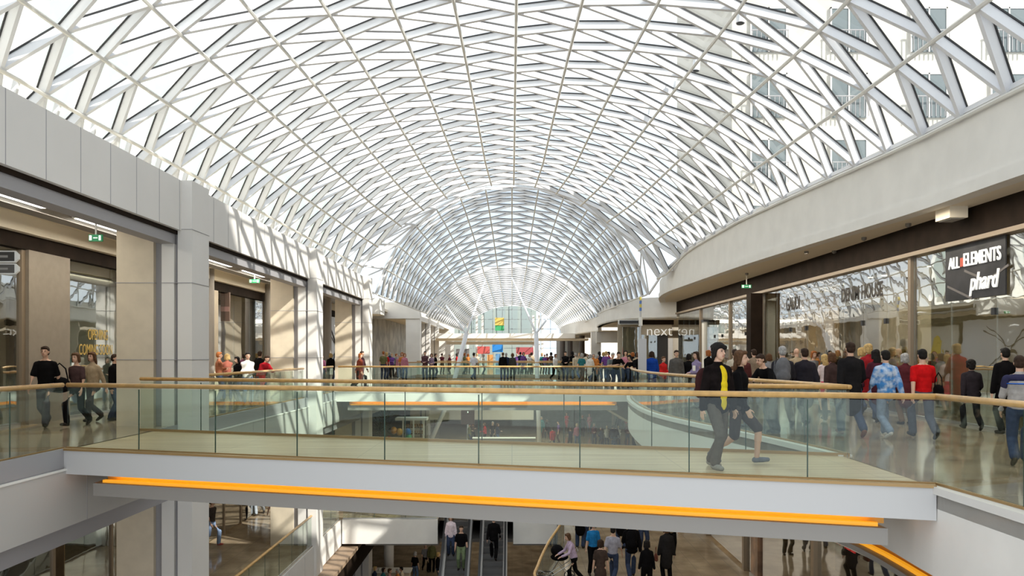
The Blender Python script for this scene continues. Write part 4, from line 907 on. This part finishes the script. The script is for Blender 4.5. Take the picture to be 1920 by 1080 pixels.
person(1596, 15.6, 'tall man in a black jacket and jeans walking away on the right', 'walk', 178, ('coat', (.012, .011, .012)), ('jeans', CDJ), ('short', 'dark'), h=1.86, shoe=(.16, .06, .03))
person(1617, 22.5, 'blond woman in cream beside the red coat', 'walk2', 180, ('jacket', (.34, .30, .2)), hair=('bob', 'blond'), sex='f', h=1.82)
person(1630, 20.5, 'blond woman in a red coat walking away', 'walk', 180, ('coat', (.26, .015, .02)), ('trousers', CB), ('bob', 'blond'), sex='f', h=1.90)
person(1644, 19.0, 'dark haired woman in plum behind the blue hoodie', 'walk2', 180, ('coat', (.06, .015, .025)), hair=('long', 'black'), sex='f', h=1.74)
HOOD = mat('tie_dye_blue', (.13, .32, .60), .85)
_h = HOOD.node_tree; _b = _h.nodes['Principled BSDF']; _t = _h.nodes.new('ShaderNodeTexCoord'); _q = _h.nodes.new('ShaderNodeTexNoise'); _q.inputs['Scale'].default_value = 9; _r = _h.nodes.new('ShaderNodeValToRGB')
_r.color_ramp.elements[0].color = (.04, .20, .50, 1); _r.color_ramp.elements[1].color = (.45, .55, .70, 1); _r.color_ramp.elements[0].position = .4; _r.color_ramp.elements[1].position = .62
_h.links.new(_t.outputs['Object'], _q.inputs['Vector']); _h.links.new(_q.outputs['Fac'], _r.inputs['Fac']); _h.links.new(_r.outputs['Color'], _b.inputs['Base Color'])
person(1662, 15.4, 'boy in a blue tie dye hooded sweater and faded jeans', 'walk2', 180, ('jacket', CB, HOOD), ('jeans', (.20, .25, .33)), ('short', 'black'), h=1.70, near=True, shoe=(.6, .58, .55))
person(1698, 18.4, 'grey haired woman in a dark red coat and headscarf', 'stand', 182, ('coat', (.09, .02, .025)), ('trousers', (.16, .10, .06)), ('bob', 'grey'), sex='f', h=1.62)
person(1731, 15.2, 'boy in a red shirt and dark jeans walking away', 'walk', 176, ('t_shirt', (.52, .008, .010)), ('jeans', (.07, .075, .10)), ('short', 'black'), h=1.72, near=True)
bag('handbag', 'black shoulder bag at the side of the boy in the red shirt', (xw(1757, 15.1), 15.05, .80), CB, 1.1, 90)
person(1822, 16.9, 'child in a dark jacket close to the shop glass', 'walk', 170, ('jacket', (.025, .02, .024)), ('trousers', CB), ('shaggy', 'black'), h=1.50)
person(1886, 16.2, 'tall figure in black by the shop entrance', 'stand', 180, ('coat', CB), ('trousers', CB), ('short', 'black'), h=1.72)
p = person(1912, 11.6, 'man in a light grey sweater with blue stripe at the right edge', 'walk2', 150, ('sweater', (.36, .34, .33)), ('jeans', CDJ), ('short', 'dark'), h=1.60, near=True)
b = Blob(); J = rig('walk2', 'm'); b.egg(J['chest']+J['up']*.115, (.20, .145, .075)); [b.limb([J['sh', s_], lerp(J['sh', s_], J['el', s_], .35)], [.078, .074]) for s_ in (1, -1)]; part('navy_yoke', b.mesh('navy_yoke', .012), cloth((.03, .03, .07)), p)
b = Blob(); b.egg(J['chest']+J['up']*.03, (.200, .156, .018)); part('blue_stripe', b.mesh('blue_stripe', .006), cloth((.02, .12, .55)), p)
# ---- middle bridge platform and beyond
mid = [
 (1158, 36.2, 'man in a black shirt leaning on the platform railing', 'lean', 15, ('t_shirt', CB), 'dark', 'm', 1.78),
 (1147, 37.6, 'person in grey beside the man in the black shirt', 'lean', 20, ('t_shirt', (.14, .17, .18)), 'grey', 'm', 1.74),
 (1183, 33.0, 'dark haired woman in black bending over the curved railing', 'lean', -40, ('t_shirt', CB), 'black', 'f', 1.64),
 (1196, 34.0, 'person in a charcoal jacket behind the woman bending over', 'stand', 160, ('jacket', CB), 'brown', 'm', 1.66),
 (797, 51.0, 'man in a maroon jacket standing at the platform railing on the left', 'hold', 0, ('jacket', (.10, .05, .06)), 'black', 'm', 1.80),
 (809, 51.3, 'woman in mauve beside the maroon jacket', 'hold', 10, ('sweater', (.28, .20, .27)), 'brown', 'f', 1.66),
 (816, 53.8, 'person in dark clothes turned away by the left pillars', 'stand', 90, ('jacket', CB), 'dark', 'm', 1.66),
 (888, 50.8, 'man in a white shirt with a black bag on the platform', 'walk', 150, ('t_shirt', (.62, .64, .70)), 'black', 'm', 1.74),
 (943, 50.6, 'left of two people in black seen from behind on the platform', 'stand', 180, ('jacket', CB), 'brown', 'm', 1.72),
 (949, 51.6, 'person in navy standing between the two in black', 'stand', 175, ('jacket', CN), 'grey', 'm', 1.70),
 (961, 50.9, 'right of two people in black seen from behind on the platform', 'stand', 180, ('jacket', (.05, .05, .045)), 'brown', 'f', 1.68),
 (1041, 50.0, 'woman in a white blouse and dark skirt on the platform', 'walk', 40, ('sweater', (.75, .73, .70)), 'brown', 'f', 1.66),
 (1060, 49.4, 'man in a black jacket right of the white blouse', 'hold', 5, ('jacket', CB), 'black', 'm', 1.78)]
for (px, Y, lb, po, fc, tp, hc, sx, hh) in mid:
    person(px, Y, lb, po, fc, tp, ('trousers', CDJ if sx == 'm' else CB), ('short' if sx == 'm' else 'bob', hc), h=hh, sex=sx)
# ---- distant crowd behind the platform, each described by clothing and neighbour
cols = [('black', CB), ('navy', CN), ('maroon', (.14, .03, .04)), ('brown', CBR), ('orange', (.55, .20, .05)), ('grey', CG), ('white', CW), ('olive', (.14, .14, .06)), ('red', CR), ('tan', CT), ('teal', (.03, .16, .18)), ('pink', (.5, .2, .26)), ('purple', (.14, .06, .24)), ('cream', (.55, .48, .36))]
hairs = ['black', 'brown', 'blond', 'grey', 'dark', 'red']
kinds = [('coat', 'coat'), ('jacket', 'jacket'), ('sweater', 'sweater'), ('t_shirt', 'shirt')]
used = set(); rnd = random.Random(5)
def crowd(x0, x1, n, Ya, Yb, where, z=0, grp=None, zface=None, hmin=1.58, hmax=1.82, yl=None):
    for k in range(n):
        px = lerp(x0, x1, (k+.5)/n)+rnd.uniform(-1, 1)*(x1-x0)/n*.3; Y = rnd.uniform(Ya, Yb)
        for _ in range(200):
            c = rnd.choice(cols); g = rnd.choice(kinds); hc = rnd.choice(hairs)
            lb = '%s haired person in a %s %s %s' % (hc, c[0], g[1], where)
            if lb not in used: break
        used.add(lb); sx = rnd.choice('mf')
        person(px, Y, lb, rnd.choice(['stand', 'walk', 'hold', 'cross'] if yl is None else yl), rnd.choice([0, 20, 180, 160, 200, 90, -90]), (g[0], c[1]), ('trousers', rnd.choice([CDJ, CB, CBR, CJ])), ('short' if sx == 'm' else 'bob', hc), z=z, h=rnd.uniform(hmin, hmax), sex=sx, group=grp)
crowd(966, 1000, 6, 63, 68, 'in the crowd below the dark red sign', grp='distant crowd')
crowd(716, 762, 8, 50, 58, 'by the left hoardings before the portal', grp='crowd by the left hoardings')
crowd(826, 912, 7, 63, 70, 'at the far end left of the green banner', grp='distant crowd')
crowd(1012, 1036, 4, 64, 68, 'near the right tree column', grp='distant crowd')
crowd(1070, 1145, 13, 44, 60, 'in the right hand crowd before the dark columns', grp='crowd on the right')
crowd(1168, 1200, 4, 38, 46, 'left of the grey totem', grp='crowd on the right')
crowd(1320, 1345, 2, 30, 34, 'under the bright far shopfront', grp='crowd on the right')
crowd(1520, 1560, 3, 25, 29, 'before the GAUDI shopfront', grp='crowd on the right')
crowd(1640, 1690, 3, 22, 24, 'before the DENIM HOUSE shopfront', grp='crowd on the right')
# ---- middle level
person(396, 29.3, 'man in faded blue jeans with yellow bag walking by the lower shop window', 'walk', 70, ('t_shirt', (.05, .04, .035)), ('jeans', (.22, .30, .46)), z=L1Z, shoe=(.5, .12, .1))
person(459, 34.0, 'left figure in black walking in the lower left gallery', 'walk', 10, ('jacket', CB), ('trousers', CB), z=L1Z)
person(487, 35.0, 'man in pale jeans and dark jacket in the lower left gallery', 'walk2', 0, ('jacket', CN), ('jeans', (.42, .48, .55)), z=L1Z)
person(516, 31.5, 'woman in a purple shirt and jeans in the lower left gallery', 'walk', 170, ('t_shirt', (.11, .03, .30)), ('jeans', CDJ), ('long', 'red'), z=L1Z, sex='f', h=1.7)
person(543, 30.5, 'man in black taking a photo at the lower left railing', 'photo', -75, ('jacket', (.03, .03, .035)), ('trousers', CB), ('short', 'brown'), z=L1Z)
cm = empty('camera_held', 'black camera raised by the man at the lower left railing', 'camera', None, (xw(543, 30.5)+.32, 30.45, L1Z+1.47)); MB().box(-.04, .04, -.07, .07, 0, .1).build('camera_body', BLACK, cm); MB().tube([(.04, 0, .05), (.14, 0, .05)], .035, 10).build('lens', BLACK, cm)
person(345, 25.6, 'person at the bottom edge below the nearest pillar', 'stand', 90, ('jacket', CB), z=L1Z, h=1.6)
def onesc(cx, Y): return L1Z-(35.2-Y)*TAN30-.02
for (cx, Y, lb, po, fc, tp, bt, hr, sx, hh) in ((-2.52, 33.0, 'woman in a white and pink jacket on the left escalator', 'stand', 0, ('jacket', (.72, .60, .64)), ('jeans', CDJ), ('bob', 'brown'), 'f', 1.66),
    (-2.05, 32.3, 'man in a black shirt and green trousers on the left escalator', 'stand', 0, ('t_shirt', CB), ('trousers', CGR), ('short', 'dark'), 'm', 1.78),
    (-2.5, 29.0, 'girl in white with a black bag midway on the left escalator', 'hold', 5, ('t_shirt', (.6, .6, .62)), ('trousers', CB), ('long', 'brown'), 'f', 1.66),
    (-2.55, 26.8, 'dark haired head in a white shirt lowest on the left escalator', 'stand', 0, ('t_shirt', CW), ('trousers', CB), ('short', 'black'), 'm', 1.7),
    (-.75, 32.8, 'man in black climbing the right escalator', 'walk', 180, ('jacket', CB), ('trousers', CB), ('short', 'black'), 'm', 1.8)):
    person(0, Y, lb, po, fc, tp, bt, hr, z=onesc(cx, Y), h=hh, sex=sx, X=cx)
person(2, 34, 'x', X=50) if False else None
low = [(1076, 24.3, 'woman in a lilac top pushing the black pushchair', 'push', -75, ('sweater', (.50, .38, .50)), 'brown', 'f', 1.60), (1088, 29.0, 'tall figure in black behind the pushchair', 'stand', 170, ('coat', CB), 'black', 'm', 1.85),
 (1112, 25.4, 'long haired woman in a bright blue top', 'stand', 10, ('t_shirt', (.02, .18, .42)), 'black', 'f', 1.72), (1126, 23.2, 'woman in a dark brown dress seen from behind', 'stand', 170, ('dress', (.06, .04, .032)), 'dark', 'f', 1.62),
 (1149, 24.6, 'person in a pale grey shirt between brown dress and black backpack', 'walk', 160, ('t_shirt', (.34, .33, .38)), 'black', 'm', 1.72), (1184, 25.0, 'man in black wearing a black and red backpack', 'walk2', 178, ('jacket', CB), 'black', 'm', 1.86),
 (1213, 23.2, 'dark haired woman in a black top left of the brown handbag', 'stand', 178, ('sweater', CB), 'black', 'f', 1.60), (1206, 28.5, 'person in a mauve grey jacket behind the black backpack', 'stand', 10, ('jacket', (.22, .2, .24)), 'brown', 'm', 1.78),
 (1250, 24.6, 'woman in a black jacket with a brown handbag', 'stand', 182, ('coat', (.02, .018, .018)), 'brown', 'f', 1.74), (1258, 28.0, 'blond person behind the woman with the brown handbag', 'stand', 0, ('jacket', CT), 'blond', 'f', 1.72),
 (1105, 29.5, 'person with a white hat behind the blue top', 'stand', 0, ('jacket', CW), 'white', 'm', 1.7), (1165, 29.0, 'dark figure behind the pale grey shirt', 'stand', 180, ('coat', CB), 'dark', 'm', 1.8),
 (977, 37.5, 'dark figure right of the escalators under the crossing', 'stand', 20, ('jacket', CB), 'dark', 'm', 1.66)]
for (px, Y, lb, po, fc, tp, hc, sx, hh) in low:
    person(px, Y, lb, po, fc, tp, None if tp[0] == 'dress' else ('trousers', CB if sx == 'f' else CDJ), ('short' if sx == 'm' else 'bob', hc), z=L1Z if px != 977 else L2Z, h=hh, sex=sx)
bag('backpack', 'black backpack with a red oval patch in the lower right crowd', (xw(1184, 24.7), 24.66, L1Z+1.06), CB, 1.2, 180)
bag('handbag', 'brown handbag on the arm of the woman in the black jacket', (xw(1230, 24.4), 24.4, L1Z+.72), (.13, .045, .03), 1.0, 90)
crowd(775, 826, 4, 43, 46, 'on the ground floor left of the escalators', z=L2Z, grp='people on the ground floor')
crowd(695, 765, 5, 39.6, 41.0, 'at the cafe counter on the ground floor', z=L2Z, grp='people on the ground floor')
crowd(1010, 1165, 14, 57, 72, 'in the middle level crowd seen under the platform', z=L1Z, grp='middle level crowd under the platform')
crowd(868, 945, 5, 60, 64, 'near the dark totem on the middle level', z=L1Z, grp='middle level crowd under the platform')
# pushchair
pc = empty('pushchair', 'black pushchair with a hood and spoked wheels on the middle level', 'pushchair', None, (xw(1052, 24.6), 24.6, L1Z), math.radians(0))
b = Blob(); b.egg((-.05, 0, .78), (.28, .2, .12)); part('seat_shell', b.mesh('seat_shell', .02), cloth(CB), pc); b = Blob(); b.egg((-.12, 0, .98), (.2, .2, .18)); part('hood', b.mesh('hood', .02), cloth(CB), pc)
MB().tube([(.5, .2, 1.02), (.25, .2, .6), (-.35, .2, .22)], .014, 6).tube([(.5, -.2, 1.02), (.25, -.2, .6), (-.35, -.2, .22)], .014, 6).tube([(.5, -.2, 1.02), (.5, .2, 1.02)], .018, 6).tube([(-.1, .2, .62), (.3, .2, .15)], .012, 6).tube([(-.1, -.2, .62), (.3, -.2, .15)], .012, 6).build('chassis', STEEL, pc)
for (x, y, r_) in ((-.36, .24, .14), (-.36, -.24, .14), (.28, .24, .16), (.28, -.24, .16)):
    wv = MB().tube([(x+r_*math.cos(a*math.pi/9), y, r_+r_*.9*math.sin(a*math.pi/9)) for a in range(19)], .018, 6); w_ = wv.build('wheel', RUB, pc)
    sp = MB()
    for a in range(6): sp.tube([(x, y, r_), (x+r_*.9*math.cos(a*math.pi/3), y, r_+r_*.85*math.sin(a*math.pi/3))], .005, 5)
    sp.build('spokes', STEEL, w_)

# ================================================================ FURNITURE OF THE LOWER LEVELS
k = empty('kiosk', 'white framed kiosk with shelves on the middle level under the platform', 'kiosk', None, (xw(778, 58), 57.2, L1Z))
for x in (-.75, 0, .72): MB().box(x-.05, x+.05, -.05, .05, 0, 2.3).build('post', WHW, k)
MB().box(-1.3, .95, -.1, 1.2, 2.3, 2.48).build('roof_board', WHW, k)
for z in (.3, .8, 1.3, 1.75):
    sh = MB().box(-.7, .68, .1, .5, z, z+.04).build('shelf', DARKB, k); q = MB()
    for j in range(8): q.box(-.62+j*.165, -.52+j*.165, .15, .3, z+.04, z+.26)
    q.build('goods', mat('shelf_goods', (.40, .24, .12), .5, noise=.6, nscale=5), sh)
t = empty('totem', 'dark brown totem sign standing on the middle level', 'totem', None, (xw(877, 62), 62, L1Z)); MB().box(-.52, .52, 0, .15, 1.6, 3.4).build('panel', mat('totem_brown', (.05, .022, .015), .5), t); MB().box(-.06, .06, .05, .1, 0, 1.6).build('post', STEEL, t); MB().beam((-.03, -.01, 2.55), (.05, -.01, 2.55), .02, .12).build('white_mark', EXWHITE, t)
bln = [((.75, .32, .02), 'orange', -.25, 1.0), ((.8, .42, .03), 'yellow orange', .15, .9), ((.02, .2, .55), 'blue', .75, .9), ((.05, .4, .15), 'green', .8, .5), ((.35, .05, .3), 'purple', .75, 0.15), ((.5, .04, .03), 'red', -.6, .35)]
for (c, nm, dx, z) in bln:
    tag(MB().ball((xw(745, 57)+dx, 57, L1Z+z+.6), (.24, .24, .27), 12, 8).build('balloon', mat('balloon_'+nm, c, .3), smooth=True), '%s balloon in the cluster beside the white kiosk' % nm, 'balloon', 'balloons by the kiosk')
LEAF = mat('leaf_dark', (.03, .06, .02), .6, noise=.4, nscale=5)
def plant(px, Y, z, h, lb):
    o = empty('potted_plant', lb, 'plant', None, (xw(px, Y), Y, z)); rr = random.Random(px)
    MB().tube([(0, 0, 0), (0, 0, .5)], [.22, .3], 12).build('planter', UNDER, o); MB().tube([(0, 0, .5), (0, 0, h*.6)], .04, 6).build('stem', DARKB, o); b = MB()
    for _ in range(150):
        a = rr.uniform(0, 6.28); e = rr.uniform(-.3, 1.3); L = rr.uniform(.35, .8)*h*.4; c = Vector((0, 0, h*rr.uniform(.4, .7))); d = Vector((math.cos(a)*math.cos(e), math.sin(a)*math.cos(e), math.sin(e)))*L
        s_ = Vector((-math.sin(a), math.cos(a), 0))*.05; b.add([c+d*.3, c+d*.7+s_, c+d, c+d*.7-s_], [(0,1,2,3)])
    b.build('leaves', LEAF, o)
plant(712, 56, L1Z, 3.2, 'leafy indoor plant left of the balloons'); plant(722, 60, L1Z, 3.4, 'taller leafy indoor plant beside the balloons')
for (px, Y, w_, lb) in ((945, 58, 4.5, 'long pale bench counter right of the dark totem'), (1120, 52, 3.5, 'grey counter on the middle level at the right')):
    o = empty('counter', lb, 'counter', None, (xw(px, Y), Y, L1Z)); MB().box(-w_/2, w_/2, 0, .6, 0, .9).build('front', UNDER, o); MB().box(-w_/2-.05, w_/2+.05, -.05, .65, .9, .96).build('worktop', WHW, o)
# lower shopfronts
DKW = mat('dark_shop_wall', (.10, .075, .055), .6, noise=.5, nscale=.7)
for (y0, y1, lb, m_) in ((6, 19.5, 'dark lower shopfront with a warm display window at the bottom left', WARM), (20, 27, 'brown panelled lower shopfront beside the nearest pillar', DKW), (27.2, 33, 'lower shop window behind the man in jeans', CREAM), (33.2, 45, 'lower shop window behind the purple shirt', DKW), (45, 62, 'distant lower left shop window', DKW)):
    r = empty('shopfront', lb, 'shopfront', 'lower left shopfronts')
    for j in range(3): a = lerp(y0, y1, j/3); c = lerp(y0, y1, (j+1)/3); MB().box(LX-.01, LX+.01, a+.02, c-.02, L1Z+.1, -1.9).build('glass_pane', SHOPG, r); MB().box(LX-.05, LX+.05, c-.05, c+.05, L1Z, -1.7).build('mullion', BROWNM, r)
    MB().box(LX-2.6, LX-2.5, y0, y1, L1Z, -1.65).build('back_wall', m_, r)
    la = bpy.data.lights.new('shop_lamp', 'AREA'); la.size = 2; la.energy = 60 if y0 < 8 else 25; la.color = (1, .8, .5); lo = bpy.data.objects.new('shop_lamp', la); COL.objects.link(lo); lo.location = (LX-1.3, (y0+y1)/2, -1.8)
for k, (y0, y1) in enumerate(((14, 20), (20, 26), (26, 31), (31, 36), (36, 44), (44, 60))):
    r = empty('shopfront', ['lower right shopfront nearest the camera with the red lettered sign', 'second lower right shopfront with dark panels', 'third lower right shopfront with a striped beige panel', 'fourth lower right shopfront', 'fifth lower right shopfront', 'farthest lower right shopfront'][k], 'shopfront', 'lower right shopfronts')
    MB().box(7.6, 7.62, y0+.05, y1-.05, L1Z+.1, -1.9).build('glass_pane', SHOPG, r); MB().box(7.5, 7.7, y1-.1, y1+.1, L1Z, -1.62).build('mullion', BROWNM, r); MB().box(10.5, 10.7, y0, y1, L1Z, -1.65).build('back_wall', DKW if k % 2 else WARM, r)
    MB().box(7.55, 7.72, y0, y1, -1.95, -1.62).build('header', DARKB, r)
    la = bpy.data.lights.new('shop_lamp', 'AREA'); la.size = 2; la.energy = 22; la.color = (1, .8, .55); lo = bpy.data.objects.new('shop_lamp', la); COL.objects.link(lo); lo.location = (9, (y0+y1)/2, -1.75)
    if k == 0: text('lettering', 'SALE', mat('red_letters', (.6, .03, .03), .5), r, (7.5, 18.0, -2.6), .5, 180)
x = xw(1440, 24.5); p = empty('clad_pillar', 'brown marbled pillar in the lower right gallery', 'pillar'); MB().box(x-.32, x+.32, 24.5, 25.2, L1Z, -1.62).build('shaft', mat('brown_marble', (.24, .13, .07), .3, noise=.5, nscale=2.5), p); MB().box(x-.36, x+.36, 24.46, 25.24, L1Z, L1Z+.15).build('plinth', STEEL, p)
# ground floor cafe counter and column
o = empty('cafe_counter', 'pale cafe counter on the ground floor beneath the crossing', 'counter', None, (xw(718, 41.5), 41.8, L2Z)); MB().box(-1.6, 1.3, 0, .8, 0, 1.0).build('front', CREAM, o); MB().box(-1.7, 1.4, -.05, .85, 1.0, 1.06).build('worktop', WHW, o)
for k_ in range(3): tag(MB().tube([(xw(704+k_*6, 41.7), 42, L2Z+1.06), (xw(704+k_*6, 41.7), 42, L2Z+1.2)], [.04, .055], 10).build('paper_cup', WHW), ['left', 'middle', 'right'][k_]+' white cup on the ground floor cafe counter', 'cup', 'cups on the counter')
x = xw(729, 43.5); tag(MB().tube([(x, 43.5, L2Z), (x, 43.5, L1Z-1.2)], .27, 16).build('round_column', WHITE, smooth=True), 'round white column on the ground floor beneath the crossing', 'column')
struct(MB().box(-20, 20, 60, 60.3, L2Z, L1Z-.3).build('wall_ground_far', DKW), 'dark shop wall at the back of the ground floor')
struct(MB().box(-20, 20, 84, 84.3, L1Z, -.3).build('wall_middle_far', mat('green_grey', (.30,.33,.28), .6, noise=.3, nscale=.6)), 'grey green wall at the far end of the middle level')
struct(MB().box(-7.3, 1.9, 70, 70.4, L1Z+1.3, L1Z+2.2).build('wall_middle_band', WHITE), 'pale ramp parapet on the middle level far away')
# shop goods right: mannequins in yellow
for (px, Y, lb) in ((1672, 24.0, 'left yellow clad mannequin in the DENIM HOUSE window'), (1692, 23.5, 'right yellow clad mannequin in the DENIM HOUSE window')):
    m_ = part('mannequin', body_mesh('stand', 'f'), WHW, None); tag(m_, lb, 'mannequin', 'yellow mannequins'); m_.location = (11.0, Y-1.6, .3); m_.rotation_euler = (0, 0, -math.pi/2)
    part('top', garment('sweater', 'stand', 'f'), cloth((.7, .5, .03)), m_); part('trousers', garment('trousers', 'stand', 'f'), cloth((.3, .2, .1)), m_); MB().box(-.3, .3, -.3, .3, -.3, 0).build('plinth', WHW, m_)
for k_, (y, c, nm) in enumerate(((27.5, (.45,.4,.33), 'beige'), (29.2, (.12,.10,.09), 'dark'), (35.5, (.5,.38,.1), 'yellow'), (40.5, (.35,.36,.38), 'grey'), (45.5, (.5,.49,.45), 'white'), (22.5, (.3,.12,.08), 'rust'), (10, (.1,.1,.12), 'navy'))):
    o = empty('clothes_rail', 'clothes rail of %s garments inside a right hand shop' % nm, 'clothes rail', 'clothes rails in the right shops', (12.2, y, 0))
    MB().tube([(0, -.7, 0), (0, -.7, 1.5), (0, .7, 1.5), (0, .7, 0)], .02, 6).build('frame', STEEL, o)
    for j in range(8): MB().box(-.22, .22, -.6+j*.155, -.54+j*.155, .55, 1.42).build('garment', cloth([min(1, max(0, v*(.7+.08*j))) for v in c], 'rail_%s_%d' % (nm, j)), o)
print('PEOPLE', NP[0])
